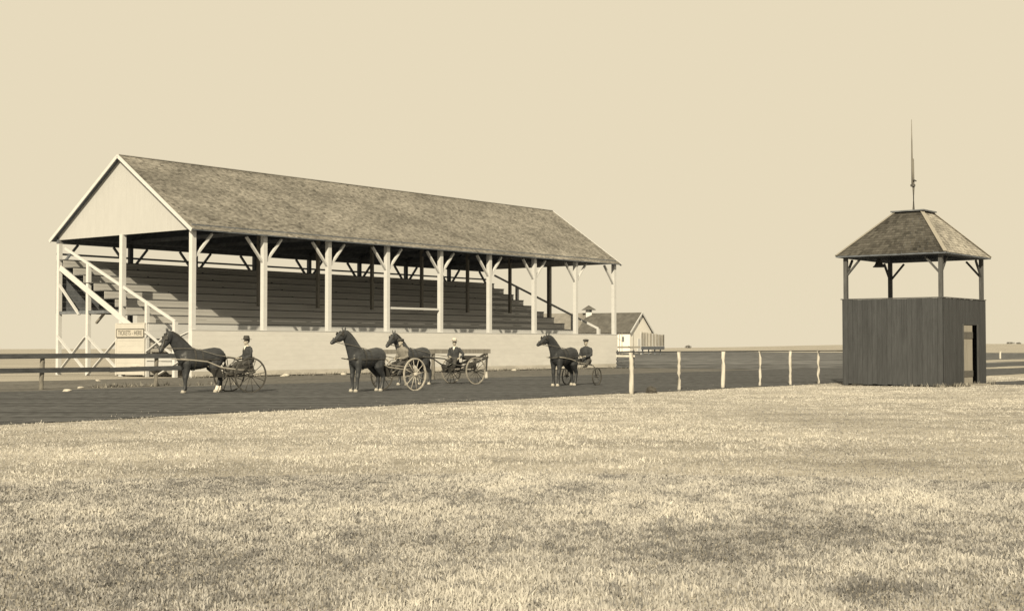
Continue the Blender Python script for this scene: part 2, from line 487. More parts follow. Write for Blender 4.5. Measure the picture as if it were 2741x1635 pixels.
shingles('shingles', roof_f, (x0, -OFR, ze), (x1, -OFR, ze), (x1, W / 2, HR), (x0, W / 2, HR), .145, .10, .24, .188, 3)
shingles('shingles', roof_b, (x0, W + OFR, ze), (x1, W + OFR, ze), (x1, W / 2, HR), (x0, W / 2, HR), .30, .5, 1.4, .188, 4)
part('ridge_board', roof_f, 'bare_plank', (x0, x1, W / 2 - .09, W / 2 + .09, HR + .004, HR + .045))
for ue, s in ((-OVN - .025, 1), (L + OVN + .025, 1)):
    for side in (0, 1):
        v0 = -OFR if side == 0 else W + OFR
        bpart('rake_board', roof_f if side == 0 else roof_b, 'white_paint', (ue, v0, ze - .055), (ue, W / 2, HR - .055), .045, .17)
# --- gable walls of vertical boards
def gable(u):
    g = MB()
    nb = 30
    a0, a1 = .02, W - .02
    root = None
    for k in range(nb):
        va, vb = a0 + (a1 - a0) * k / nb, a0 + (a1 - a0) * (k + 1) / nb - .002
        za = HE - .06 + SL * min(va, W - va); zb = HE - .06 + SL * min(vb, W - vb); z0 = 7.36
        dx = random.uniform(-.001, .001)
        zm = []
        m = MB().add([(u - .03 + dx, va, z0), (u - .03 + dx, vb, z0), (u - .03 + dx, vb, zb), (u - .03 + dx, va, za),
                      (u + .02, va, z0), (u + .02, vb, z0), (u + .02, vb, zb), (u + .02, va, za)],
                     [(0, 3, 2, 1), (4, 5, 6, 7), (0, 1, 5, 4), (1, 2, 6, 5), (2, 3, 7, 6), (3, 0, 4, 7)])
        obj('gable_board', m, 'gable_white', stand)
gable(-.05); gable(L + .05)
# --- front wall of horizontal boards
HW = 2.355
for k in range(9):
    z0 = .06 + (HW - .06) * k / 9; z1 = .06 + (HW - .06) * (k + 1) / 9 - .0015
    cuts = [-.16] + sorted(random.uniform(3, L - 3) for _ in range(5)) + [L + .16]
    for a, b in zip(cuts, cuts[1:]):
        part('wall_board', stand, 'wall_white' if k else 'wall_stained', (a, b - .0015, -.20 + random.uniform(-.0008, .0008), -.165, z0, z1))
for a in range(4):
    part('wall_cap', stand, 'white_paint', (-.17 + a * (L + .34) / 4, -.17 + (a + 1) * (L + .34) / 4 - .004, -.22, -.128, HW, HW + .032))
part('wall_backing', stand, 'dark_timber', (-.1, L + .1, -.160, -.14, .05, HW - .01))
# --- promenade floor, riser wall and seat rows
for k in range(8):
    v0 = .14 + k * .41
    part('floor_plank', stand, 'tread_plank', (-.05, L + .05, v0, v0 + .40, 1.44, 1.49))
RUN, RISE, V_0, Z_0 = .945, .442, 3.46, 2.76
for k in range(2):
    part('riser_board', stand, 'white_paint', (-.06, L + .06, V_0 - .03, V_0 - .002, 1.95 + k * .4, 2.345 + k * .4))
for r in range(9):
    v = V_0 + r * RUN; z = Z_0 + r * RISE
    if v + .1 > W: break
    ve = min(v + RUN, W - .12)
    if r > 0:
        part('riser_board', stand, 'bare_plank', (-.05, L + .05, v - .025, v - .002, z - RISE + .006, z - RISE / 2 - .004))
        part('riser_board', stand, 'bare_plank', (-.05, L + .05, v - .027, v - .002, z - RISE / 2 + .003, z - .046))
    np_ = 3
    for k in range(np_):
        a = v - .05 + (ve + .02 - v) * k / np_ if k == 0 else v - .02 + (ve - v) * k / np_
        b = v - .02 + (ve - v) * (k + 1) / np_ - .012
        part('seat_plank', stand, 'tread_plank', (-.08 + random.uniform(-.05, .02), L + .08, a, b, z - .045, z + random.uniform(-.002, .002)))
# carriages (stringers) under the rows at every frame, white at the ends
for i in range(9):
    u = i * BAY
    end = i in (0, 8)
    p = (u + (-.12 if i == 0 else .12 if i == 8 else .16), 3.55, 1.96 if end else 2.2); q = (p[0], 11.2, 5.84 if end else 5.92)
    bpart('stringer', stand, 'white_paint' if end else 'dark_timber', p, q, .06, .30)
    bpart('handrail', stand, 'white_paint', (u, 1.33, 2.80), (u, 10.9, 6.90), .09, .14) if end else None
# back wall: horizontal boards, open strips with a rail above
for k in range(9):
    z0 = 3.35 + 2.93 * k / 9
    part('back_board', stand, 'dark_timber', (-.1, L + .1, W + .12, W + .15, z0, z0 + 2.93 / 9 - .004))
part('back_rail', stand, 'dark_timber', (-.1, L + .1, W + .12, W + .16, 6.55, 6.66))
# white rail across one bay of the front
part('front_rail', stand, 'white_paint', (3 * BAY + .13, 4 * BAY - .13, -.04, .05, 3.70, 3.82))
# end framing, lower half
def end_x(u, p, q):
    du = .06 if u < 1 else -.06
    bpart('cross_brace', stand, 'white_paint', (u - du, p[0], p[1]), (u - du, q[0], q[1]), .05, .17, up=(1, 0, 0))
for u in (0, L):
    s = -1 if u == 0 else 1
    end_x(u + s * .05, (8.82, 2.05), (11.32, .10)); end_x(u + s * .11, (11.32, 2.12), (8.82, .34))
    end_x(u + s * .05, (5.88, 1.98), (8.62, .02)); end_x(u + s * .11, (8.62, 2.12), (5.92, .40))
    end_x(u + s * .05, (11.30, 4.94), (9.40, 3.26))
    end_x(u + s * .05, (3.5, 1.28), (1.42, 2.32)); end_x(u + s * .11, (3.5, 2.30), (1.42, 1.20))
    part('end_board', stand, 'gable_white', (u - .03 + s * .08, u + .03 + s * .08, 1.45, 3.5, .82, 1.10))
    part('end_board', stand, 'gable_white', (u - .03 + s * .08, u + .03 + s * .08, 1.45, 3.5, .48, .78))
    end_x(u + s * .18, (2.62, .02), (.35, .92))
    end_x(u + s * .05, (1.2, 1.93), (.13, 2.26))
    part('sill_beam', stand, 'dark_timber', (u - .08, u + .08, W / 2 + .13, W - .13, 3.30, 3.46))
bpart('brace', stand, 'brown_post', (.35, 7.25, 3.70), (.35, 8.5, 2.80), .1, .12, (1, 0, 0))

# ================================================================== TICKET BOOTH + SIGN
booth = empty('ticket_booth', uv(0, 4.81), SITE_ROT, 'small white board ticket booth built under the left end of the stand', 'booth')
bu0, bu1, bv = -.17, 2.2, 1.22
nb = 9
for k in range(nb):
    z0 = .1 + 2.62 * k / nb; z1 = .1 + 2.62 * (k + 1) / nb - .005
    part('wall_board', booth, 'booth_white', (bu0, bu0 + .03, -bv, bv, z0, z1))
    part('wall_board', booth, 'booth_white', (bu0 + .031, bu1, -bv, -bv + .03, z0, z1))
    part('wall_board', booth, 'booth_white', (bu0 + .031, bu1, bv - .03, bv, z0, z1))
part('corner_board', booth, 'booth_white', (bu0 - .022, bu0 - .001, -bv - .02, -bv + .10, .06, 2.74))
part('corner_board', booth, 'booth_white', (bu0 - .022, bu0 - .001, bv - .10, bv + .02, .06, 2.74))
part('roof', booth, 'booth_white', (bu0 - .012, bu1 + .03, -bv - .01, bv + .01, 2.722, 2.76))
part('counter_shelf', booth, 'booth_white', (bu0 - .22, bu0 - .001, -.85, -.1, .52, .56))
sign = empty('ticket_sign', uv(bu0 - .03, 4.75, 2.24), SITE_ROT, 'small rectangular sign reading TICKETS - HERE on the white booth', 'sign')
part('board', sign, 'sign_board', (-.02, 0, -1.13, 1.13, -.19, .19))
for b in ((-1.15, 1.15, .19, .225), (-1.15, 1.15, -.225, -.19)):
    part('frame', sign, 'sign_ink', (-.04, 0, b[0], b[1], b[2], b[3]))
for b in ((-1.17, -1.131), (1.131, 1.17)):
    part('frame', sign, 'sign_ink', (-.035, 0, b[0], b[1], -.189, .189))
cu = bpy.data.curves.new('lettering', 'FONT'); cu.body = "TICKETS - HERE"; cu.size = .33; cu.align_x = 'CENTER'; cu.align_y = 'CENTER'
cu.extrude = .004; cu.space_character = 1.08
tmp = bpy.data.objects.new('tmp', cu); COL.objects.link(tmp)
dg = bpy.context.evaluated_depsgraph_get(); dg.update()
tme = bpy.data.meshes.new_from_object(tmp.evaluated_get(dg)); bpy.data.objects.remove(tmp)
tme.materials.clear()
let = obj('lettering', tme, 'sign_ink', sign)
# text X -> -v (so it reads from outside), text Y -> up, facing -u
wd = max(v.co.x for v in tme.vertices) - min(v.co.x for v in tme.vertices)
let.matrix_basis = Matrix(((0, 0, -1, -.028), (-1, 0, 0, 0), (0, 1, 0, 0), (0, 0, 0, 1))) @ Matrix.Diagonal((2.0 / wd, 1.0, 1, 1))

# ================================================================== FENCES
def crooked_post(parent, p, h, r, material, seed):
    rn = random.Random(seed); pts = []; rr = []; lx = rn.uniform(-.05, .05)
    for k in range(7):
        t = k / 6
        pts.append((p[0] + rn.uniform(-.007, .007) + t * lx, p[1] + rn.uniform(-.007, .007), -.15 + t * (h + .15)))
        rr.append(r * rn.uniform(.9, 1.05))
    return obj('post', MB().tube(pts, rr, 9), material, parent, smooth=True)
# outer track fence, left stretch: two dark rails
lf = empty('track_fence', uv(-15, -10.4), SITE_ROT, 'dark two-rail plank fence in front of the left end of the grandstand', 'fence')
for k, u in enumerate((-12.0, -5.6, .07, 5.1)):
    crooked_post(lf, (u, .11), 1.22, .085, 'fence_post', 20 + k)
for a, b in ((-15.5, -8.9), (-8.88, -2.6), (-2.58, 2.9), (2.92, 6.6)):
    j = lambda: random.uniform(-.02, .02)
    bpart('rail', lf, 'fence_rail', (a, 0, 1.20 + j()), (b, 0, 1.20 + j()), .05, .18)
    bpart('rail', lf, 'fence_rail', (a, 0, .70 + j()), (b, 0, .70 + j()), .05, .18)
# outer track fence, middle stretch: one thick rail
mf = empty('hitching_fence', uv(8.5, -11.9), SITE_ROT, 'short single-rail fence with thick weathered rail behind the middle carts', 'fence')
for k, u in enumerate((0, -3.9, -7.6)):
    crooked_post(mf, (u, .02), 1.30, .09, 'pale_post' if k == 0 else 'fence_post', 40 + k)
bpart('rail', mf, 'brown_post', (.15, -.10, 1.32), (-4.0, -.10, 1.33), .05, .21)
bpart('rail', mf, 'brown_post', (-4.02, -.10, 1.33), (-7.9, -.10, 1.31), .05, .20)
bpart('brace', mf, 'fence_post', (0, .1, 1.2), (-2.5, .1, .1), .06, .14, up=(0, 1, 0))
# inner track fence on the right: pale crooked posts with a thin top rail
rf = empty('infield_fence', uv(-5.4, -29.3), SITE_ROT, 'row of crooked pale fence posts with thin dark top rail beside the track', 'fence')
us_ = (-.06, 4.3, 7.6, 10.9, 12.9, 15.05)
vs_ = (-.3, .55, .65, .85, .55, .35)
rads = (.080, .066, .076, .058, .064, .062)
for k, (u, v, r) in enumerate(zip(us_, vs_, rads)):
    crooked_post(rf, (u, v), 1.37, r, 'pale_post', 60 + k)
for k in range(5):
    bpart('top_rail', rf, 'fence_rail', (us_[k] - .05, vs_[k] + .1, 1.375), (us_[k + 1] + .05, vs_[k + 1] + .1, 1.375), .05, .045)
bpart('top_rail', rf, 'fence_rail', (us_[5], vs_[5] + .1, 1.375), (17.4, .3, 1.375), .05, .045)
gp = part('gate_post', rf, 'dark_timber', (17.3, 17.55, .05, .30, -.05, 1.42))
# plank fence at the far end of the stand
pf = empty('plank_fence', (7.25, 95.3, 0), 0, 'low fence of dark horizontal planks at the far end of the grandstand', 'fence')
for k in range(5):
    z = .12 + k * .25
    bpart('plank', pf, 'fence_rail' if k not in (3,) else 'pale_post', (0, 0, z), (1.3, -.1, z + random.uniform(-.05, .05)), .03, .13)
for q in (.1, 1.22):
    part('post', pf, 'fence_rail', (q - .05, q + .05, .02, .12, -.1, 1.28))

# ================================================================== JUDGES' TOWER
TU, TV, TW, TD = 8.32, -34.79, 4.6, 4.1          # width along u, depth along v
tower = empty('judges_tower', uv(TU, TV), SITE_ROT, 'dark unpainted two-storey board tower with open top floor and hipped shingle roof', 'tower')
HT = 3.44
def board_wall(n, a0, a1, fixed, axis, skip=None):
    for k in range(n):
        a, b = a0 + (a1 - a0) * k / n, a0 + (a1 - a0) * (k + 1) / n - .008
        j = random.uniform(-.006, .006); z0, z1 = random.uniform(.02, .08), HT - random.uniform(0, .012)
        if skip and b > skip[0] + .02 and a < skip[1] - .02:
            z0 = skip[2]
        if axis == 'u': part('wall_board', tower, 'tower_board', (a, b, fixed - .014 + j, fixed + .014 + j, z0, z1))
        else: part('wall_board', tower, 'tower_board', (fixed - .014 + j, fixed + .014 + j, a, b, z0, z1))
D0, D1 = 2.04, 3.60
board_wall(20, .0, TD, .0, 'v')
board_wall(23, .02, TW, -.03, 'u', (D0, D1, 2.42))
board_wall(20, .0, TD, TW, 'v'); board_wall(23, .02, TW, TD + .03, 'u')
for a, b in ((.09, .09), (TW - .09, .09), (.09, TD - .09), (TW - .09, TD - .09)):
    part('corner_post', tower, 'tower_post', (a - .075, a + .075, b - .075, b + .075, 0, 5.12))
    for du, dv in ((1, 0), (0, 1)):
        su = 1 if a < 2 else -1; sv = 1 if b < 2 else -1
        q = (a + du * su * .62, b + dv * sv * .62, 5.06)
        bpart('brace', tower, 'tower_post', (a + du * su * .05, b + dv * sv * .05, 4.42), q, .07, .08, (0, 1, 0) if du else (1, 0, 0))
part('floor', tower, 'dark_timber', (.03, TW - .03, .02, TD - .02, 2.46, 2.54))
for a in ((-.02, TW + .02, -.06, -.045), (-.02, TW + .02, TD + .045, TD + .06)):
    part('sill_cap', tower, 'tower_post', (a[0], a[1], a[2] - .01, a[3] + .04, HT, HT + .035))
for a in (-.02, TW - .02):
    part('sill_cap', tower, 'tower_post', (a, a + .05, .03, TD - .03, HT + .001, HT + .036))
for b in ((.0, TW, .02, .16), (.0, TW, TD - .16, TD - .02)):
    part('plate_beam', tower, 'dark_timber', (b[0], b[1], b[2], b[3], 5.121, 5.25))
for b in ((.02, .16), (TW - .16, TW - .02)):
    part('plate_beam', tower, 'dark_timber', (b[0], b[1], .161, TD - .161, 5.122, 5.25))
O, HEV, HTP = .21, 5.19, 6.98
cu0, cv0 = TW / 2, TD / 2; ts = .58
e = [(-O, -O, HEV), (TW + O, -O, HEV), (TW + O, TD + O, HEV), (-O, TD + O, HEV)]
t4 = [(cu0 - ts, cv0 - ts, HTP), (cu0 + ts, cv0 - ts, HTP), (cu0 + ts, cv0 + ts, HTP), (cu0 - ts, cv0 + ts, HTP)]
rm = MB().add(e + t4 + [(a, b, c - .05) for a, b, c in e + t4],
              [(0, 1, 5, 4), (1, 2, 6, 5), (2, 3, 7, 6), (3, 0, 4, 7), (4, 5, 6, 7), (8, 12, 13, 9), (9, 13, 14, 10), (10, 14, 15, 11), (11, 15, 12, 8), (12, 15, 14, 13),
               (0, 8, 9, 1), (1, 9, 10, 2), (2, 10, 11, 3), (3, 11, 8, 0)])
troof = obj('roof', rm, 'under_roof', tower)
faces = [(0, 1, 1.6), (1, 2, .85), (2, 3, .7), (3, 0, .38)]  # roof-face brightness set by shingle tone, not the sun: right paler, left darker
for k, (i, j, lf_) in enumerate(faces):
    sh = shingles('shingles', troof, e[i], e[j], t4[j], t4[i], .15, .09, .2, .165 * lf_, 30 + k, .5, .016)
for i in range(4):
    a, b = Vector(e[i]), Vector(t4[i])
    bpart('hip_board', troof, 'door_wood', a + Vector((0, 0, .035)), b + Vector((0, 0, .035)), .15, .022)
part('roof_cap', tower, 'dark_timber', (cu0 - ts - .12, cu0 + ts + .12, cv0 - ts - .12, cv0 + ts + .12, HTP + .035, HTP + .085))
# door: pale plank leaf standing in the opening, dark gap beside it
part('jamb', tower, 'tower_post', (D0 - .07, D0 - .002, -.075, -.046, .05, 2.46))
part('jamb', tower, 'tower_post', (D1 + .002, D1 + .07, -.075, -.046, .05, 2.46))
door = empty('door', (0, 0, 0)); door.parent = tower
for k in range(4):
    a = D0 + .01 + k * .26
    part('plank', door, 'door_wood', (a, a + .252, -.03, -.002, .06, 2.40))
part('batten', door, 'door_batten', (D0 + .02, D0 + 1.04, -.056, -.031, 1.88, 2.14))
part('batten', door, 'door_batten', (D0 + .02, D0 + 1.04, -.056, -.031, .36, .60))
part('door_step', tower, 'door_wood', (D0 - .05, D1 + .25, -.5, -.08, .0, .07))
pole = empty('flagpole', uv(TU + cu0, TV + cv0, HTP + .085), SITE_ROT, 'tall thin two-piece wooden flagpole rising from the tower roof', 'flagpole')
obj('lower_mast', MB().tube([(0, 0, 0), (.01, .0, 1.0), (-.02, 0, 2.15)], [.052, .048, .04], 8), 'mast', pole, True)
obj('upper_mast', MB().tube([(-.055, .02, 1.0), (-.07, .02, 1.9), (-.08, .02, 2.9), (-.09, .02, 3.75)], [.042, .04, .026, .012], 8), 'mast', pole, True)
obj('cleat', MB().beam((-.14, -.06, 1.27), (.14, -.06, 1.25), .04, .045), 'iron', pole)
obj('collar', MB().tube([(-.03, .01, 1.02), (-.03, .01, 1.10)], [.1, .1], 10), 'iron', pole)
bell = empty('bell', uv(10.0, -31.5, 4.80), SITE_ROT, 'dark iron bell hanging under the tower eave', 'bell')
prof = [(.30, .0), (.31, .02), (.22, .09), (.16, .2), (.13, .28), (.07, .33), (.01, .34)]
obj('bell_body', MB().tube([(0, 0, z) for r, z in prof], [r * .8 for r, z in prof], 16), 'iron', bell, True)
obj('yoke', MB().beam((0, 0, .33), (0, 0, .55), .05, .05), 'iron', bell)

# ================================================================== FAR BARN + STOCK PEN
barn = empty('barn', (24.14, 280, 0), 0, 'distant white barn with dark shingled roof, cupola and white gable end', 'barn')
gd = Vector((.55, .835, 0)); rd = Vector((-.835, .55, 0))
def bl(a, b, h): return tuple(gd * a + rd * b + Vector((0, 0, h)))
GW, EH, RH, BL = 9.45, 4.6, 8.45, 12.6
m = MB()
m.add([bl(0, 0, 0), bl(GW, 0, 0), bl(GW, BL, 0), bl(0, BL, 0), bl(0, 0, EH), bl(GW, 0, EH), bl(GW, BL, EH), bl(0, BL, EH), bl(GW / 2, 0, RH - .1), bl(GW / 2, BL, RH - .1)],
      [(0, 1, 5, 8, 4), (3, 7, 9, 6, 2), (0, 4, 7, 3), (1, 2, 6, 5)])
obj('wall', m, 'barn_white', barn)
def slope_(name, a0, a1, b0, b1, z0, z1, material, t=.12):
    m = MB(); q = [bl(a0, b0, z0), bl(a0, b1, z0), bl(a1, b1, z1), bl(a1, b0, z1)]
    m.add(q + [(x, y, z - t) for x, y, z in q], [(0, 3, 2, 1), (4, 5, 6, 7), (0, 1, 5, 4), (1, 2, 6, 5), (2, 3, 7, 6), (3, 0, 4, 7)])
    return obj(name, m, material, barn)
rb = slope_('roof', -.45, GW / 2, -.35, BL, EH - .3, RH, 'barn_roof'); slope_('roof', GW + .45, GW / 2, -.35, BL, EH - .3, RH, 'barn_roof')
for a0, a1 in ((-.45, GW / 2), (GW + .45, GW / 2)):
    bpart('rake_board', barn, 'white_paint', bl(a0, -.42, EH - .4), bl(a1, -.42, RH - .1), .12, .34)
bpart('door_line', barn, 'brown_post', bl(GW / 2 - .6, -.05, 6.2), bl(GW / 2 - .6, -.05, 7.6), .10, .10)
m = MB(); m.beam(bl(GW / 2, -.03, .1), bl(GW / 2, -.03, 3.0), 2.8, .06, up=tuple(rd)); obj('barn_door', m, 'white_paint', barn)
m = MB(); m.beam(bl(-.04, 1.6, 2.4), bl(-.04, 1.6, 3.4), .5, .06, up=tuple(gd)); obj('window', m, 'dark_timber', barn)
# left wing with paler shingles
wing0, wing1 = BL + .01, BL + 12
m = MB(); m.add([bl(0, wing0, 0), bl(GW, wing0, 0), bl(GW, wing1, 0), bl(0, wing1, 0), bl(0, wing0, EH), bl(GW, wing0, EH), bl(GW, wing1, EH), bl(0, wing1, EH), bl(GW / 2, wing0, RH - .1), bl(GW / 2, wing1, RH - .1)],
      [(0, 1, 5, 8, 4), (3, 7, 9, 6, 2), (0, 4, 7, 3), (1, 2, 6, 5)]); obj('wing_wall', m, 'barn_white', barn)
slope_('wing_roof', -.5, GW / 2, wing0, wing1, EH - .32, RH + .05, 'barn_roof_pale'); slope_('wing_roof', GW + .45, GW / 2, wing0, wing1, EH - .3, RH + .05, 'barn_roof_pale')
cp = Vector(bl(GW / 2 - .3, BL - .3, RH - .9))
def sq(z, r): return [(cp.x - r, cp.y - r, cp.z + z), (cp.x + r, cp.y - r, cp.z + z), (cp.x + r, cp.y + r, cp.z + z), (cp.x - r, cp.y + r, cp.z + z)]
cup = obj('cupola', MB().add(sq(0, .62) + sq(1.75, .62), [(0, 1, 5, 4), (1, 2, 6, 5), (2, 3, 7, 6), (3, 0, 4, 7), (4, 5, 6, 7)]), 'white_paint', barn)
obj('cupola_roof', MB().add(sq(1.6, 1.5) + [(cp.x, cp.y, cp.z + 2.6)], [(0, 1, 4), (1, 2, 4), (2, 3, 4), (3, 0, 4), (0, 3, 2, 1)]), 'barn_roof', cup)
obj('louvre', MB().box(cp.x + .15, cp.x + .63, cp.y - .64, cp.y - .60, cp.z + 1.1, cp.z + 1.7), 'dark_timber', cup)

pen = empty('stock_pen', (18.0, 240, 0), 0, 'raised stock pen of tall upright boards in front of the distant barn', 'pen')
def pen_board(x, y, z0, z1, w, material):
    part('board', pen, material, (x - w / 2, x + w / 2, y - .03, y + .03, z0, z1))
pen_c = Vector((4.65, 0, 0))
for k in range(16):
    t = k / 15; x = pen_c.x + t * 4.75; y = t * 7.0
    pen_board(x, y, 1.45, 4.0 - .45 * t + random.uniform(-.06, .06), .15 if k % 3 else .2, 'pen_board' if k % 2 else 'brown_post')
for k in range(8):
    t = (k + .5) / 8; pen_board(pen_c.x + t * 4.75, t * 7.0 + .1, 1.5, 3.85 - .45 * t, .34, 'pen_board')
m = MB().beam((pen_c.x, -.1, 1.15), (pen_c.x + 4.85, 7.05, 1.15), .12, .55); obj('floor_beam', m, 'dark_timber', pen)
m = MB().beam((0, .1, 1.30), (pen_c.x, 0, 1.30), .12, .32); obj('rail', m, 'brown_post', pen)
for x, h in ((.25, 3.75), (.85, 3.75), (1.3, 3.8), (3.3, 3.7), (4.62, 4.05)):
    pen_board(x, -.05, 0, h, .11, 'brown_post' if x < 4 else 'white_paint')
bpart('brace', pen, 'brown_post', (.1, -.12, 3.1), (1.6, -.12, 2.2), .06, .14, (0, 1, 0))
bpart('brace', pen, 'brown_post', (2.4, -.12, 1.5), (4.2, -.12, .5), .06, .14, (0, 1, 0))
for x in (pen_c.x + .3, pen_c.x + 1.6, pen_c.x + 2.9, pen_c.x + 4.1):
    part('leg', pen, 'dark_timber', (x - .1, x + .1, (x - pen_c.x) * 1.6 + .1, (x - pen_c.x) * 1.6 + .3, -.1, 1.2))

# ================================================================== HORSES
def remesh(mb, name, voxel, smooth_it=4):
    me = mb.mesh('tmp'); o = bpy.data.objects.new('tmp', me); COL.objects.link(o)
    md = o.modifiers.new('r', 'REMESH'); md.mode = 'VOXEL'; md.voxel_size = voxel; md.use_smooth_shade = True
    if smooth_it:
        sm = o.modifiers.new('s', 'SMOOTH'); sm.factor = .5; sm.iterations = smooth_it
    d = bpy.context.evaluated_depsgraph_get(); d.update()
    out = bpy.data.meshes.new_from_object(o.evaluated_get(d)); out.name = name
    bpy.data.objects.remove(o); bpy.data.meshes.remove(me)
    out.polygons.foreach_set('use_smooth', [True] * len(out.polygons))
    return out

def make_horse(loc, psi, label, neck_deg, head_deg, poll_h, legs, sock=False, coat='horse_coat', yaw=0.0):
    """psi: heading, degrees from -Y towards -X. legs: x offsets of the feet (front near/far, hind near/far)"""
    rz = math.atan2(-math.cos(R(psi)), -math.sin(R(psi)))
    root = empty('horse', loc, rz, label, 'horse', 'harnessed horses on the race track')
    m = MB()
    # trunk
    sp = [(-.84, 1.22, .07, .08), (-.79, 1.22, .18, .20), (-.68, 1.22, .24, .29), (-.5, 1.215, .275, .325), (-.28, 1.19, .275, .315), (-.05, 1.14, .285, .325),
          (.2, 1.12, .285, .345), (.42, 1.15, .265, .36), (.58, 1.17, .235, .34), (.70, 1.15, .19, .27), (.78, 1.13, .10, .15)]
    m.tube([(x, 0, z) for x, z, a, b in sp], [a for x, z, a, b in sp], 16, [b for x, z, a, b in sp])
    m.tube([(.12, 0, 1.36), (.34, 0, 1.40), (.55, 0, 1.42)], [.07, .09, .09], 10, [.1, .12, .12])
    # neck
    bx, bz = .50, 1.24
    px_ = bx + (poll_h - .06 - bz) / math.tan(R(neck_deg)); pz = poll_h - .06
    nk = []
    for k, (t, a, b) in enumerate([(0, .18, .37), (.25, .15, .31), (.5, .12, .25), (.75, .105, .20), (.95, .095, .155), (1.03, .075, .11)]):
        x = bx + (px_ - bx) * t; z = bz + (pz - bz) * t + .05 * math.sin(t * math.pi)
        nk.append((x, z, a, b))
    m.tube([(x, yaw * (k / 5) ** 1.5, z) for k, (x, z, a, b) in enumerate(nk)], [a for x, z, a, b in nk], 14, [b for x, z, a, b in nk])
    # head
    hd = Vector((math.cos(R(head_deg)), 0, -math.sin(R(head_deg)))); pn = Vector((hd.z, 0, -hd.x)); hd = (hd + Vector((0, yaw * 1.3, 0))).normalized()   # pn points to the jaw side
    P = Vector((px_, yaw, pz))
    HS = 1.14
    hs = [(-.07, .02, .07, .08), (.02, .035, .10, .125), (.12, .05, .105, .145), (.22, .05, .092, .135), (.33, .04, .07, .098), (.45, .03, .058, .076), (.54, .025, .06, .07), (.60, .03, .05, .055), (.63, .035, .03, .03)]
    hs = [(t * HS, o * HS, a * HS, b * HS) for t, o, a, b in hs]
    m.tube([P + hd * t + pn * o for t, o, a, b in hs], [a for t, o, a, b in hs], 12, [b for t, o, a, b in hs], up=tuple(-pn))
    for s in (-1, 1):
        c = P + hd * -.03 - pn * .06 + Vector((0, s * .055, 0))
        up = (Vector((.12, s * .18, 1)) - hd * .12).normalized()
        m.tube([c, c + up * .07, c + up * .135, c + up * .17], [.028, .036, .022, .007], 8, [.02, .025, .015, .006], up=(1, 0, 0))
        m.ball(P + hd * .19 - pn * .05 + Vector((0, s * .102, 0)), .03, .02, .022)      # eye socket
        m.ball(P + hd * .65 + pn * .01 + Vector((0, s * .055, 0)), .025, .018, .02)      # nostril
    # legs
    fl, fr, hl, hr_ = legs
    for s, dx in ((1, fl), (-1, fr)):
        y = s * .15
        m.tube([(.50, y * .9, 1.18), (.52, y, .98), (.52 + dx * .15, y, .82), (.53 + dx * .4, y, .64), (.55 + dx * .55, y, .50), (.55 + dx * .62, y, .43), (.55 + dx * .8, y, .26), (.55 + dx * .95, y, .15), (.585 + dx, y, .085), (.61 + dx, y, .0)],
               [.13, .125, .105, .08, .074, .062, .048, .056, .05, .066], 10, [.18, .16, .12, .09, .082, .066, .054, .06, .054, .072], up=(1, 0, 0))
    for s, dx in ((1, hl), (-1, hr_)):
        y = s * .16
        m.tube([(-.52, y * .8, 1.22), (-.46, y, 1.02), (-.45 + dx * .1, y * 1.1, .86), (-.57 + dx * .3, y, .68), (-.70 + dx * .55, y, .54), (-.70 + dx * .6, y, .46), (-.68 + dx * .8, y, .28), (-.665 + dx * .95, y, .16), (-.63 + dx, y, .09), (-.60 + dx, y, .0)],
               [.14, .155, .14, .095, .068, .064, .052, .06, .053, .066], 10, [.25, .25, .20, .12, .09, .078, .062, .064, .056, .072], up=(1, 0, 0))
    body = obj('body', remesh(m, 'horse_body', .018, 3), coat, root)
    # mane and forelock, tail
    mm = MB()
    for k in range(len(nk) - 1):
        pass
    crestp = [Vector((x - b * .85 * math.sin(R(neck_deg)) * .92, 0.03 + yaw * ((k + 1) / 5) ** 1.5, z + b * .85 * math.cos(R(neck_deg)) * .92)) for k, (x, z, a, b) in enumerate(nk[1:])]
    mm.tube([c - Vector((0, 0, .02)) for c in crestp], [.035, .04, .04, .035, .02], 8, [.07, .08, .08, .06, .03])
    obj('mane', mm, 'horse_hair', root, True)
    tl = MB().tube([(-.76, 0, 1.36), (-.84, 0, 1.30), (-.875, 0, 1.15), (-.87, 0, .9), (-.85, 0, .65), (-.84, 0, .48)], [.035, .05, .065, .08, .06, .02], 9, [.03, .04, .05, .06, .05, .02])
    obj('tail', tl, 'horse_hair', root, True)
    feet = [(.61 + fl, .15), (.61 + fr, -.15), (-.60 + hl, .16), (-.60 + hr_, -.16)]
    for x, y in feet:
        obj('hoof', MB().tube([(x + .012, y, .0), (x + .002, y, .055), (x - .012, y, .085)], [.075, .068, .060], 12, [.081, .073, .063], up=(1, 0, 0)), 'hoof', root, True)
    if sock:
        for dx, y in ((hl, .16), (hr_, -.16)):
            obj('sock', MB().tube([(-.612 + dx, y, .055), (-.645 + dx, y, .11), (-.664 + dx * .95, y, .17), (-.672 + dx * .87, y, .23)], [.062, .060, .066, .058], 12, [.066, .064, .070, .068], up=(1, 0, 0)), 'sock', root, True)
    # harness
    hm = MB()
    def girth(x, w, a, b, zc, n=20):
        vs = []; fs = []
        for k in range(n):
            t = 2 * math.pi * k / n
            for xx in (x - w / 2, x + w / 2): vs.append((xx, a * math.cos(t), zc + b * math.sin(t)))
        for k in range(n):
            j = (k + 1) % n; fs.append((2 * k, 2 * j, 2 * j + 1, 2 * k + 1))
        hm.add(vs, fs)
    girth(.28, .07, .300, .392, 1.135); girth(.02, .04, .300, .342, 1.14)
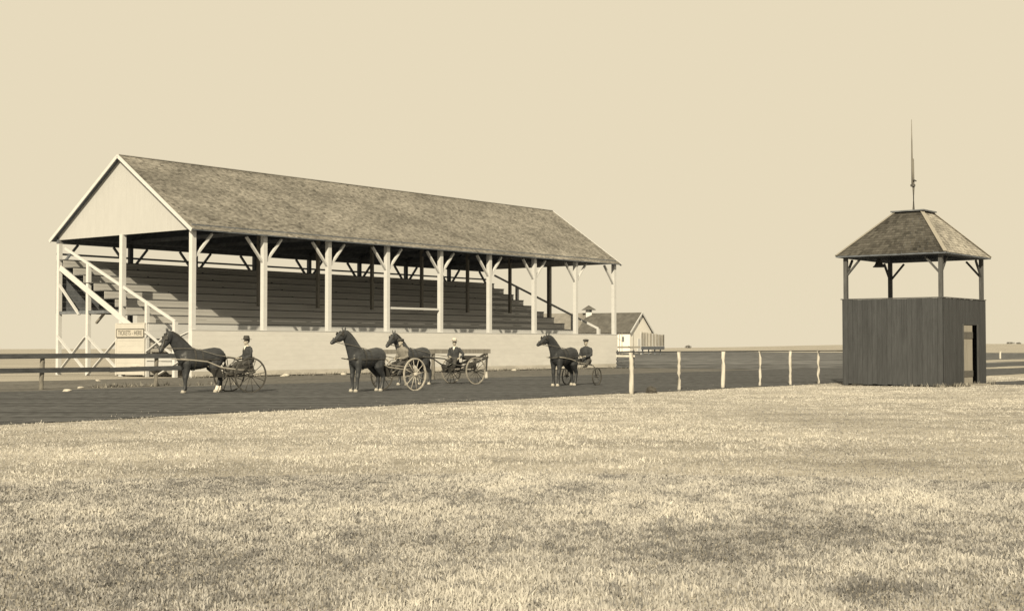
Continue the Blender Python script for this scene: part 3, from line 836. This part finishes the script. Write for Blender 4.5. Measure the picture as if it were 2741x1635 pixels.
    for s in (-1, 1):
        hm.beam((.30, s * .295, 1.12), (.74, s * .20, 1.14), .02, .055)
        hm.beam((.74, s * .20, 1.14), (.83, 0, 1.12), .02, .055)
        hm.beam((.28, s * .30, 1.12), (-.55, s * .305, 1.13), .02, .04)
        hm.beam((-.55, s * .305, 1.13), (-.86, 0, 1.05), .02, .05)
    obj('harness', hm, 'leather', root)
    br = MB()
    for s in (-1, 1):
        a = P + hd * .05 + pn * -.09 + Vector((0, s * .09, 0)); b = P + hd * .55 + pn * .035 + Vector((0, s * .076, 0))
        br.beam(a, b, .014, .03); c = P + hd * .05 + pn * .20 + Vector((0, s * .06, 0)); br.beam(a, c, .014, .03)
        d_ = P + hd * .48 - pn * .065 + Vector((0, s * .045, 0)); br.beam(b, d_, .014, .03)
        br.beam(P + hd * .14 - pn * .08 + Vector((0, s * .135, 0)), P + hd * .24 - pn * .02 + Vector((0, s * .13, 0)), .014, .11)
    obj('bridle', br, 'leather', root)
    bit = root.matrix_basis @ (P + hd * .50 + pn * .05)
    return root, P + hd * .55 + pn * .035

# ================================================================== CARTS
def wheel(parent, y, r, nsp, rim_mat, spoke_mat, rimw=.045, rimt=.042, hub=.07, rsp=.013):
    w = empty('wheel', (0, y, r)); w.parent = parent
    obj('rim', MB().torus((0, 0, 0), r, rimw, rimt, 48), rim_mat, w)
    obj('hub', MB().tube([(0, -.11, 0), (0, -.06, 0), (0, .06, 0), (0, .11, 0)], [hub * .55, hub, hub, hub * .55], 12), spoke_mat, w, True)
    me = MB().tube([(hub * .8, 0, 0), (r * .5, 0, 0), (r - rimw + .005, 0, 0)], [rsp * 1.15, rsp, rsp * .9], 6).mesh('spoke', True)
    me.materials.append(MATS[spoke_mat])
    for k in range(nsp):
        o = bpy.data.objects.new('spoke', me); COL.objects.link(o); o.parent = w
        o.rotation_euler = (0, 2 * math.pi * (k + .3) / nsp, 0)
    return w
def make_cart(loc, psi, name, label, track, r, nsp, rim, spoke, shaft_len, shaft_mat, body=True, rack=False, seat_h=.95, pale_trim=False):
    rz = math.atan2(-math.cos(R(psi)), -math.sin(R(psi)))
    c = empty(name, loc, rz, label, 'cart', 'two-wheeled carts on the race track')
    for s in (-1, 1): wheel(c, s * track / 2, r, nsp, rim, spoke)
    obj('axle', MB().tube([(0, -track / 2 + .08, r), (0, -track / 4, r - .04), (0, track / 4, r - .04), (0, track / 2 - .08, r)], [.025] * 4, 8), 'iron', c, True)
    for s in (-1, 1):
        pts = [(-.35, s * .42, r + .16), (.3, s * .42, r + .18), (.9, s * .38, r + .26), (1.4, s * .345, 1.06), (shaft_len - .35, s * .335, 1.12), (shaft_len, s * .30, 1.16)]
        obj('shaft', MB().tube(pts, [.026, .03, .03, .026, .024, .018], 8), shaft_mat, c, True)
        obj('spring', MB().tube([(-.4, s * .36, r + .10), (-.2, s * .36, r + .02), (0, s * .36, r + .0), (.2, s * .36, r + .02), (.4, s * .36, r + .10)], [.018] * 5, 6, [.03] * 5), 'iron', c, True)
        obj('seat_iron', MB().tube([(-.05, s * .34, r + .10), (-.12, s * .33, (r + seat_h) / 2), (-.10, s * .30, seat_h - .06)], [.016] * 3, 6), 'iron', c, True)
        obj('seat_iron', MB().tube([(.15, s * .34, r + .12), (.16, s * .32, (r + seat_h) / 2 + .02), (.12, s * .30, seat_h - .06)], [.016] * 3, 6), 'iron', c, True)
    if body:
        obj('seat', MB().box(-.25, .2, -.40, .40, seat_h - .06, seat_h), 'leather', c)
        obj('backrest', MB().beam((-.30, 0, seat_h + .03), (-.36, 0, seat_h + .30), .80, .035, up=(0, 1, 0)) if False else MB().box(-.34, -.30, -.40, .40, seat_h + .10, seat_h + .28), 'leather', c)
        for s in (-1, 1):
            obj('arm_rail', MB().tube([(-.32, s * .40, seat_h + .2), (-.05, s * .42, seat_h + .16), (.16, s * .41, seat_h + .0)], [.014] * 3, 6), 'iron', c, True)
            obj('backrest_iron', MB().tube([(-.25, s * .36, seat_h - .03), (-.32, s * .36, seat_h + .12)], [.013] * 2, 6), 'iron', c, True)
        obj('footboard', MB().beam((.25, 0, r - .08), (.78, 0, r - .06), .74, .03), 'cart_paint', c)
        obj('dash', MB().beam((.78, 0, r - .07), (.93, 0, r + .22), .74, .025), 'cart_paint', c)
        obj('side_panel', MB().beam((-.3, .43, r + .20), (.35, .43, r + .16), .02, .20), 'cart_paint', c)
        obj('side_panel', MB().beam((-.3, -.43, r + .20), (.35, -.43, r + .16), .02, .20), 'cart_pale' if pale_trim else 'cart_paint', c)
    if pale_trim:
        obj('trim_rail', MB().tube([(.98, -.44, r + .62), (.96, -.45, r + .42), (.80, -.45, r + .33), (.2, -.45, r + .27), (-.35, -.45, r + .30)], [.016] * 5, 6), 'wheel_pale', c, True)
        obj('trim_rail', MB().tube([(.98, .44, r + .62), (.96, .45, r + .42), (.80, .45, r + .33), (.2, .45, r + .27), (-.35, .45, r + .30)], [.016] * 5, 6), 'wheel_pale', c, True)
    if rack:
        for s in (-1, 1):
            obj('rack_arm', MB().beam((-.2, s * .36, seat_h - .06), (-1.05, s * .36, seat_h + .20), .05, .09), 'cart_paint', c)
            obj('rack_leg', MB().beam((-1.02, s * .36, seat_h + .18), (-.98, s * .36, r - .05), .05, .06), 'cart_paint', c)
            obj('rack_stay', MB().beam((-.98, s * .36, r - .02), (-.1, s * .36, r + .02), .04, .05), 'cart_paint', c)
        obj('rack_bar', MB().beam((-1.04, -.4, seat_h + .21), (-1.04, .4, seat_h + .21), .06, .07), 'cart_paint', c)
    return c
def make_sulky(loc, psi, label):
    rz = math.atan2(-math.cos(R(psi)), -math.sin(R(psi)))
    c = empty('sulky', loc, rz, label, 'sulky', None)
    track, r, sh = 1.42, .36, .86
    for s in (-1, 1): wheel(c, s * track / 2, r, 16, 'wheel_dark', 'iron', .035, .04, .035, .005)
    for s in (-1, 1):
        obj('arch', MB().tube([(0, s * (track / 2 - .05), r), (0, s * (track / 2 - .07), .62), (.0, s * (track / 2 - .16), .79), (.02, s * .30, sh - .02), (.02, 0, sh - .02)], [.02] * 5, 8), 'wheel_dark', c, True)
        obj('fork', MB().tube([(0, s * (track / 2 + .05), r), (0, s * (track / 2 + .05), .60), (.0, s * (track / 2 - .10), .74)], [.014] * 3, 8), 'wheel_dark', c, True)
        obj('shaft', MB().tube([(-.42, s * .22, sh - .03), (.1, s * .34, sh - .02), (.7, s * .36, .90), (1.4, s * .345, 1.06), (1.9, s * .33, 1.12), (2.15, s * .30, 1.14)], [.022, .026, .026, .024, .022, .018], 8), 'cart_pale', c, True)
        obj('stirrup', MB().tube([(.45, s * .36, sh), (.5, s * .36, sh - .14), (.58, s * .36, sh - .14), (.6, s * .36, sh + .01)], [.012] * 4, 6), 'iron', c, True)
    obj('seat', MB().tube([(-.46, 0, sh + .03), (-.32, 0, sh + .03), (-.1, 0, sh + .03), (.02, 0, sh + .02)], [.12, .22, .2, .1], 14, [.03, .035, .035, .025]), 'leather', c, True)
    obj('seat_brace', MB().tube([(-.40, -.22, sh - .03), (-.46, 0, sh + .0), (-.40, .22, sh - .03)], [.015] * 3, 8), 'wheel_dark', c, True)
    return c

# ================================================================== DRIVERS
def make_person(loc, psi, label, coat, hat, turn=0.0, lean=0.0, elbow_out=False, shirt=False, spread=1.0, foot=(.58, -.38), beard=False):
    rz = math.atan2(-math.cos(R(psi)), -math.sin(R(psi))) + R(turn)
    root = empty('person', loc, rz, label, 'person', 'drivers seated on the carts')
    lx = math.tan(R(lean))
    def up(p):  # lean the upper body about the hips
        x, y, z = p; return (x + lx * max(0, z - .1), y, z)
    def torso(m, g=0.0):
        tp = [(-.01, 0, -.0, .17, .12), (.0, 0, .1, .18, .13), (0, 0, .26, .165, .115), (.01, 0, .40, .185, .125), (.01, 0, .52, .20, .12), (.005, 0, .585, .175, .10), (.005, 0, .635, .10, .075)]
        m.tube([up(t[:3]) for t in tp], [t[3] + g for t in tp], 14, [t[4] + g for t in tp], up=(1, 0, 0))
    handp = {}
    def arms(m, g=0.0, sleeve=False):
        for s in (-1, 1):
            if elbow_out and s > 0:
                pts = [(0, .17, .57), (-.02, .24, .48), (-.05, .36, .33), (.10, .36, .24), (.22, .28, .18)]
            else:
                pts = [(0, s * .17, .57), (.01, s * .225, .47), (.05, s * .255, .30), (.20, s * .19, .24), (.33, s * .11, .235)]
            rr = [.062, .062, .05, .043, .032]
            pts = [Vector(up(p)) for p in pts]
            if sleeve: pts[-1] = pts[-2].lerp(pts[-1], .85); rr = [.066, .066, .056, .052, .047]
            m.tube(pts, [a + g for a in rr], 10)
            handp[s] = (pts[-1], (pts[-1] - pts[-2]).normalized())
    def legs(m, g=0.0, cloth=False):
        for s in (-1, 1):
            k = (.42, s * .15 * spread, .03); a = (foot[0] - .07, s * .14 * spread, foot[1] + .02)
            m.tube([(-.02, s * .09, .06), (.16, s * .12 * spread, .06), k, (k[0] + .03, k[1], -.05), Vector(k).lerp(Vector(a), .5), a], [.10, .092, .068, .066, .06, .045] if not cloth else [.105, .1, .08, .078, .073, .068], 10)
            if not cloth:
                m.tube([(a[0] - .03, a[1], a[2] + .0), (a[0] + .05, a[1], a[2] - .02), (a[0] + .15, a[1], a[2] - .035), (a[0] + .2, a[1], a[2] - .04)], [.04, .042, .043, .025], 10, [.05, .04, .03, .02])
    # body: one continuous surface with head, face, hands and fingers
    m = MB(); torso(m); arms(m); legs(m)
    hc = Vector(up((.03, 0, .80)))
    m.tube([up((.005, 0, .60)), up((.015, 0, .68)), hc - Vector((0, 0, .06))], [.058, .052, .05], 12)
    m.ball(hc + Vector((-.01, 0, .02)), .098, .078, .105, 14, 10)
    m.ball(hc + Vector((.02, 0, -.045)), .07, .06, .075, 12, 8)
    m.tube([hc + Vector((.085, 0, .02)), hc + Vector((.105, 0, -.01)), hc + Vector((.118, 0, -.03)), hc + Vector((.09, 0, -.04))], [.01, .013, .017, .012], 8)
    m.ball(hc + Vector((.085, 0, -.07)), .015, .024, .008); m.ball(hc + Vector((.082, 0, -.083)), .015, .02, .008); m.ball(hc + Vector((.07, 0, -.108)), .022, .024, .018)
    for s in (-1, 1):
        m.ball(hc + Vector((-.005, s * .08, -.01)), .02, .012, .032)
        m.ball(hc + Vector((.078, s * .032, .022)), .014, .022, .009)
        m.ball(hc + Vector((.076, s * .032, .002)), .012, .013, .009)
    for s in (-1, 1):
        p, d = handp[s]; side = Vector((0, -s, 0)); side = (side - d * side.dot(d)).normalized(); dn = d.cross(side); dn = dn if dn.z < 0 else -dn
        pc = p + d * .05
        m.tube([p - d * .01, p + d * .03, p + d * .09], [.03, .043, .042], 10, [.02, .018, .016], up=tuple(dn))
        for k, ln in enumerate((.07, .08, .075, .058)):
            b = p + d * .085 + side * (.030 - .02 * k)
            m.tube([b, b + d * ln * .45 + dn * .012, b + d * ln * .55 + dn * .04, b + d * ln * .25 + dn * .055], [.0095, .0092, .0085, .008], 6)
        b = p + d * .03 + side * .036
        m.tube([b, b + d * .03 + side * .022 + dn * .01, b + d * .055 + side * .012 + dn * .03], [.012, .011, .009], 6)
    obj('body', remesh(m, 'person_body', .0085, 2), 'skin', root)
    # clothes
    c = MB(); torso(c, .018); arms(c, .004, True)
    c.tube([up((.0, 0, .14)), (0.02, 0, .02), (.04, 0, -.06)], [.19, .215, .22], 14, [.14, .16, .18], up=(1, 0, 0))
    obj('coat', remesh(c, 'coat', .016, 3), coat, root)
    t = MB(); legs(t, 0, True); obj('trousers', remesh(t, 'trousers', .016, 3), 'trousers', root)
    for s in (-1, 1):
        a = Vector((foot[0] - .07, s * .14 * spread, foot[1] + .02))
        obj('boot', MB().tube([a + Vector((-.05, 0, .0)), a + Vector((.02, 0, -.01)), a + Vector((.10, 0, -.025)), a + Vector((.2, 0, -.04)), a + Vector((.225, 0, -.045))], [.045, .052, .052, .046, .02], 12, [.06, .055, .042, .03, .015]), 'boot', root, True)
    if shirt:
        sh = MB().tube([Vector(up((.118, 0, .45))), Vector(up((.115, 0, .55))), Vector(up((.085, 0, .63)))], [.025, .05, .055], 8, [.03, .03, .03], up=(1, 0, 0)); obj('shirt', sh, 'shirt', root, True)
    obj('collar', MB().tube([up((.01, 0, .615)), up((.015, 0, .66))], [.068, .062], 14), 'shirt' if shirt else coat, root, True)
    # hair
    hb = MB().ball(hc + Vector((-.022, 0, .028)), .098, .083, .102, 14, 10); obj('hair', hb, 'horse_hair', root, True)
    if beard: obj('moustache', MB().ball(hc + Vector((.095, 0, -.057)), .012, .032, .011), 'horse_hair', root, True)
    # hat
    hp = hc + Vector((.0, 0, .075))
    h = empty('hat', (0, 0, 0)) if False else None
    if hat in ('brim', 'pale'):
        mt = 'hat_dark' if hat == 'brim' else 'hat_pale'
        crown = obj('hat', MB().tube([hp + Vector((0, 0, z)) for z in (-.012, 0, .003, .02, .07, .115, .13, .12)], [.165, .172, .105, .1, .095, .088, .06, .01], 20, [.185, .195, .118, .113, .107, .098, .065, .01], up=(1, 0, 0)), mt, root, True)
        obj('hatband', MB().tube([hp + Vector((0, 0, .008)), hp + Vector((0, 0, .038))], [.106, .103], 20, [.12, .117], up=(1, 0, 0)), 'hatband', crown, True)
    else:
        cap = obj('cap', MB().tube([hp + Vector((-.0, 0, z)) for z in (-.025, .0, .03, .055, .066)], [.098, .115, .122, .09, .02], 18, [.11, .125, .128, .095, .02], up=(1, 0, 0)), 'hat_dark', root, True)
        obj('peak', MB().tube([hp + Vector((.07, 0, .0)), hp + Vector((.12, 0, -.006)), hp + Vector((.165, 0, -.022))], [.085, .075, .03], 12, [.012, .012, .008]), 'hat_dark', cap, True)
    return root, [root.matrix_basis @ (handp[s][0] + handp[s][1] * .1) for s in (-1, 1)]

def heading(psi): return Vector((-math.sin(R(psi)), -math.cos(R(psi)), 0))
def place_team(front_xy, psi, dist):
    """front feet position -> horse origin and axle position"""
    d = heading(psi); f = Vector((front_xy[0], front_xy[1], 0))
    return f - d * .60, f - d * dist
def reins(hands, horse_root, bit, label):
    M = horse_root.matrix_basis
    m = MB()
    for hnd, s in zip(hands, (-1, 1)):
        a = hnd; b = M @ Vector((.28, s * .20, 1.50)); c = M @ Vector((bit.x, bit.y + s * .07, bit.z))
        mid = a.lerp(b, .5) - Vector((0, 0, .06))
        m.tube([a, mid, b, c], [.009] * 4, 5)
    return tag(obj('reins', m, 'leather_pale'), label, 'reins', 'pairs of leather reins')

# team 1: high-wheeled road cart at the left
h1p, _ = place_team((-11.05, 46.05), 56, 2.2); d1 = heading(50); a1p = Vector((-9.30, 46.75, 0))
horse1, bit1 = make_horse(h1p, 56, 'dark horse with white hind socks nearest the left fence', 49, 62, 2.06, (.06, -.09, .13, -.13), sock=True, yaw=.06)
make_cart(a1p, 50, 'road_cart', 'dark high-wheeled road cart behind the horse with white socks', 1.50, .60, 12, 'wheel_dark', 'wheel_dark', 2.35, 'cart_pale', seat_h=.93)
p1, hd1 = make_person(a1p - d1 * .22 + Vector((.1, 0, .94)), 50, 'man in dark coat and brimmed hat driving the leftmost cart', 'coat_dark', 'brim', shirt=True, foot=(.66, -.32), lean=4)
reins(hd1, horse1, bit1, 'thin reins of the horse with white socks')
# team 2: pale-wheeled cart in the middle
h2p, a2p = place_team((-5.42, 46.95), 39, 2.45)
horse2, bit2 = make_horse(h2p, 39, 'largest dark horse in the middle, head stretched out to the left', 54, 29, 2.10, (.05, -.02, .06, -.06), coat='coat_bay')
a2p = a2p + Vector((-.18, 0, 0))
make_cart(a2p, 39, 'road_cart', 'cart with pale wheel rims behind the middle dark horse', 1.62, .58, 12, 'wheel_pale', 'wheel_pale', 2.5, 'cart_pale', seat_h=.90, pale_trim=True)
p2, hd2 = make_person(a2p + Vector((.20, .1, .91)), 39, 'driver in light grey jacket and dark cap on the pale-wheeled cart', 'coat_grey', 'cap', lean=12, foot=(.66, -.34))
reins(hd2, horse2, bit2, 'thin reins of the middle horse with outstretched head')
# team 3: behind, by the single-rail fence
a3p = Vector((-2.02, 56.9, 0)); h3p = Vector((-3.98, 55.4, 0))
horse3, bit3 = make_horse(h3p, 43, 'dark horse standing behind the driver in the light jacket', 48, 38, 2.06, (-.08, .09, -.10, .12), coat='coat_bay', yaw=.14)
make_cart(a3p, 44, 'road_cart', 'dark cart with rear rack in front of the single-rail fence', 1.46, .56, 14, 'cart_pale', 'wheel_dark', 2.55, 'cart_paint', rack=True, seat_h=.90)
p3, hd3 = make_person(a3p + Vector((-.36, -.1, .91)), 44, 'man in dark coat and pale hat facing the camera on the racked cart', 'coat_dark', 'pale', turn=28, elbow_out=True, shirt=True, foot=(.66, -.30))
reins(hd3, horse3, bit3, 'thin reins of the horse behind the light-jacketed driver')
# team 4: racing sulky on the right
h4p, a4p = place_team((1.70, 53.6), 36, 2.12); a4p = a4p + Vector((-.13, 0, 0))
horse4, bit4 = make_horse(h4p, 36, 'dark horse on the right harnessed to the low racing sulky', 50, 24, 1.98, (.06, -.05, .10, -.18), yaw=-.05)
make_sulky(a4p, 34, 'light racing sulky with small wire wheels at the right')
p4, hd4 = make_person(a4p - heading(34) * .26 + Vector((.05, 0, .92)), 34, 'driver in dark coat and flat cap on the low sulky', 'coat_dark', 'cap', foot=(.62, -.16), spread=1.9, beard=True, turn=4)
reins(hd4, horse4, bit4, 'thin reins of the sulky horse')

# ================================================================== SMALL THINGS ON THE GROUND
def rock(name, loc, r, material, seed, label, cat, group=None, flat=.6):
    rn = np.random.RandomState(seed); m = MB().ball((0, 0, 0), r, r * .8, r * flat, 10, 7)
    m.v = [tuple(np.array(v) * (1 + rn.uniform(-.18, .18))) for v in m.v]
    o = obj(name, m, material, None, False); o.location = (loc.x, loc.y, r * flat * .45); o.rotation_euler = (0, 0, rn.uniform(0, 6))
    return tag(o, label, cat, group)
mp_ = empty('marker_post', px2g(2677, 960), 0, 'tiny pale post standing in the far field right of the tower', 'post')
part('shaft', mp_, 'pale_post', (-.09, .09, -.09, .09, -.1, .85)); part('cap', mp_, 'pale_post', (-.11, .11, -.11, .11, .851, .90))
rock('dirt_clod', px2g(1744, 1052), .22, 'lump_dirt', 3, 'dark clod of earth lying right of the first pale fence post', 'clod', flat=.75)
sp_ = [(u, -.75 - random.random() * .8) for u in (4.8, 5.3, 9.3, 15.2, 15.7, 24.6, 28.1)]
for k, (u, v) in enumerate(sp_):
    rock('stone', uv(u, v), random.uniform(.10, .2), 'stone', 50 + k, 'small pale stone lying along the foot of the white wall', 'stone', 'stones along the foot of the wall', .45)
for k, (x, y) in enumerate(((180, 1048), (216, 1040), (262, 1020))):
    rock('stone', px2g(x, y), random.uniform(.12, .2), 'stone', 80 + k, 'small pale stone on the dirt below the two-rail fence', 'stone', 'stones below the two-rail fence', .4)

def bush(x, dist, w, h, seed, lb):
    rn = np.random.RandomState(seed); a = (x - IMG_W / 2) / F_PX; px, py = a * dist, dist
    z = float(terrain(np.array([px]), np.array([py]))[0])
    b = empty('bush', (px, py, z), 0, 'tiny dark bush on the far skyline ' + lb, 'bush', 'bushes on the far skyline')
    obj('stem', MB().tube([(0, 0, -.3), (.05, 0, h * .3), (0, .05, h * .6)], [.09, .07, .03], 6), 'brown_post', b)
    m = MB(); t = []
    for k in range(220):
        d = rn.normal(0, 1, 3); d /= np.linalg.norm(d); q = rn.rand() ** .4
        c = Vector((d[0] * w * q, d[1] * w * q * .7, h * .42 + d[2] * h * .52 * q)); e1 = Vector(rn.normal(0, .22, 3)); e2 = Vector(rn.normal(0, .22, 3))
        m.add([c, c + e1, c + e2], [(0, 1, 2)]); t += [T(rn.uniform(.05, .13))] * 3
    me = m.mesh('crown'); set_tone(me, t); obj('crown', me, 'grass_blade', b)
for k, (x, d, w, h, lb) in enumerate(((1842, 700, 1.7, 1.5, 'right of the stock pen'), (2704, 760, 2.4, 1.2, 'at the right edge, the broader of two'), (2726, 770, 1.5, .8, 'at the right edge, the smaller of two'))):
    bush(x, d, w, h, 90 + k, lb)

# ================================================================== GRASS
def build_grass():
    rs = np.random.RandomState(11)
    def field(n, r0, r1, pw):
        q = rs.rand(n); r = (r0 ** pw + q * (r1 ** pw - r0 ** pw)) ** (1 / pw)
        az = np.radians(rs.uniform(-25, 25, n))
        return r * np.sin(az), r * np.cos(az), r
    def vcoord(x, y): return (x - C0.x) * VD.x + (y - C0.y) * VD.y
    def ucoord(x, y): return (x - C0.x) * UD.x + (y - C0.y) * UD.y
    dark = [((2060, 1445), 1.15, .38, .9), ((2240, 1415), .9, .3, .7), ((2330, 1585), .42, .16, 1.0), ((1520, 1312), .35, .22, .8), ((1652, 1275), .25, .18, .9),
            ((1870, 1490), .5, .2, .7), ((300, 1560), .9, .55, .5), ((700, 1530), .9, .5, .45), ((330, 1440), .8, .45, .4), ((2640, 1470), .6, .3, .6), ((1750, 1500), .8, .4, .4),
            ((1250, 1440), 1.0, .5, .35), ((560, 1290), 1.3, .9, .35), ((900, 1330), 1.4, .8, .3), ((2130, 1110), 1.6, 2.2, .45), ((2330, 1240), 1.6, 1.2, .4)]
    dk = [(px2g(*p), a, b, s) for p, a, b, s in dark]
    def patch(x, y):
        n1 = fbm(x * .55, y * .38, 21, 4); n2 = fbm(x * 2.6, y * 2.0, 31, 3); n3 = fbm(x * .12, y * .12, 41, 3)
        p = (n1 - .5) * 1.0 + (n2 - .5) * 1.5 + (n3 - .5) * .6
        pd = 0 * x
        for c, a, b, s in dk:
            q = ((x - c.x) / a) ** 2 + ((y - c.y) / (b * 2.4)) ** 2
            pd = pd + s * np.exp(-q) * np.clip(-.1 + 2.0 * n2, 0, 1.6)
        return p, pd
    vs_all, f_all, c_all = [], [], []
    base = 0
    for n, r0, r1, pw, seg in ((300000, 5.6, 17, 1.3, 2), (430000, 14, 75, .8, 1)):
        x, y, r = field(n, r0, r1, pw)
        v = vcoord(x, y); u = ucoord(x, y)
        edge = -29.2 + (fbm(u * .6, v * 0 + 3.3, 77, 4) - .5) * 1.1 + np.where(rs.rand(n) < .25, rs.gamma(1.2, .5, n), 0) * (fbm(u * 1.4, v * 1.4, 78, 3) > .5)
        keep = (v < edge) & ~((u > TU - .05) & (u < TU + TW + .05) & (v > TV - .1) & (v < TV + TD + .1)) & ~((u > 13.2) & (v > -37.2 + rs.normal(0, .3, n)) & (v < -34.2) & (rs.rand(n) < .85))
        x, y, r = x[keep], y[keep], r[keep]; n = len(x)
        p, pd = patch(x, y); n4 = fbm(x * 7.5, y * 5.0, 51, 2)
        # thin out where the sward is poor
        keep = rs.rand(n) < np.clip(.85 + p * .6 + pd, .55, 1); x, y, r, p, n4, pd = x[keep], y[keep], r[keep], p[keep], n4[keep], pd[keep]; n = len(x); p = p - pd * .6
        h = rs.gamma(5, .0046, n) * (1 + np.clip(p, -.5, .6) * .9) + .012
        h = np.minimum(h, .30) * np.interp(r, [6, 20, 35, 75], [1, .8, .6, .5])
        w = rs.uniform(.0028, .006, n) * np.interp(r, [6, 16, 40, 75], [1.0, 2.0, 4.4, 8])
        a = rs.uniform(0, 2 * np.pi, n); lean = rs.gamma(2, .33, n) * h
        la = rs.uniform(0, 6.283, n)
        dx, dy = np.cos(a) * w, np.sin(a) * w
        tx, ty = x + np.cos(la) * lean, y + np.sin(la) * lean
        zt = h * np.clip(1.15 - .35 * lean / np.maximum(h, .01), .3, 1)
        tone = np.clip(.37 + p * .21, .10, .47) * rs.uniform(.9, 1.1, n)
        weed = rs.rand(n) < np.clip(.04 - p * .30 + np.clip(n4 - .60, 0, 1) * 3.2 + pd * .8 * np.clip((n4 - .36) * 5, 0, 1.5), .02, .9)
        tone = np.where(weed, tone * .52, tone)
        tone = np.clip(tone, .04, .54)
        wm = np.clip(tone * 1.5, .2, 1)
        col = np.stack([tone, tone * (1 - .045 * wm), tone * (1.05 - .20 * wm), np.ones(n)], 1)
        if seg == 2:
            mx, my, mz = x + (tx - x) * .32, y + (ty - y) * .32, zt * .58
            V = np.stack([np.stack([x - dx, y - dy, np.full(n, -.01)], 1), np.stack([x + dx, y + dy, np.full(n, -.01)], 1),
                          np.stack([mx + dx * .75, my + dy * .75, mz], 1), np.stack([mx - dx * .75, my - dy * .75, mz], 1), np.stack([tx, ty, zt], 1)], 1)
            idx = np.arange(n)[:, None] * 5 + base
            Fc = np.concatenate([idx + np.array([[0, 1, 2]]), idx + np.array([[0, 2, 3]]), idx + np.array([[3, 2, 4]])])
            k = 5
        else:
            V = np.stack([np.stack([x - dx, y - dy, np.full(n, -.01)], 1), np.stack([x + dx, y + dy, np.full(n, -.01)], 1), np.stack([tx, ty, zt], 1)], 1)
            Fc = np.arange(n)[:, None] * 3 + base + np.array([[0, 1, 2]]); k = 3
        vs_all.append(V.reshape(-1, 3)); f_all.append(Fc); c_all.append(np.repeat(col, k, 0)); base += n * k
    V = np.concatenate(vs_all).astype(np.float32); Fc = np.concatenate(f_all).astype(np.int32); Cc = np.concatenate(c_all).astype(np.float32)
    me = bpy.data.meshes.new('dry_grass')
    me.vertices.add(len(V)); me.vertices.foreach_set('co', V.ravel())
    me.loops.add(len(Fc) * 3); me.loops.foreach_set('vertex_index', Fc.ravel())
    me.polygons.add(len(Fc)); me.polygons.foreach_set('loop_start', np.arange(len(Fc), dtype=np.int32) * 3)
    me.update(calc_edges=True)
    set_tone(me, Cc)
    o = obj('dry_grass', me, 'grass_blade')
    return tag(o, 'dry straw-coloured grass with dark patches filling the infield foreground', 'grass', kind='stuff')
build_grass()

def build_weeds():
    rs = np.random.RandomState(5); m = MB(); tones = []
    spots = [(u, -.32 - rs.rand() * .35, 1) for u in rs.uniform(-.5, L + 1, 420)] + [(u, -10.2 + rs.normal(0, .5), .8) for u in rs.uniform(-24, -6, 260)] + \
            [(TU + rs.uniform(-.2, TW + .4), TV - .15 - rs.rand() * .2, .8) for _ in range(60)] + [(TU - .12 - rs.rand() * .2, TV + rs.uniform(-.2, TD), .8) for _ in range(60)]
    for u, v, s in spots:
        if fbm(np.array([u * .5]), np.array([v + 3.]), 9, 3)[0] < .47: continue
        b = uv(u, v)
        for k in range(rs.randint(4, 9)):
            h = rs.uniform(.06, .26) * s; a = rs.uniform(0, 6.28); w = rs.uniform(.008, .018)
            o = Vector((rs.normal(0, .06), rs.normal(0, .06), 0)); d = Vector((math.cos(a) * w, math.sin(a) * w, 0))
            t = Vector((rs.normal(0, .08), rs.normal(0, .08), h))
            m.add([b + o - d, b + o + d, b + o + t], [(0, 1, 2)]); tones += [T(rs.choice([.06, .1, .2, .3]))] * 3
    me = m.mesh('weeds'); set_tone(me, tones)
    return tag(obj('weeds', me, 'grass_blade'), 'sparse weeds along the wall foot, the left fence and the tower base', 'weeds', kind='stuff')
build_weeds()
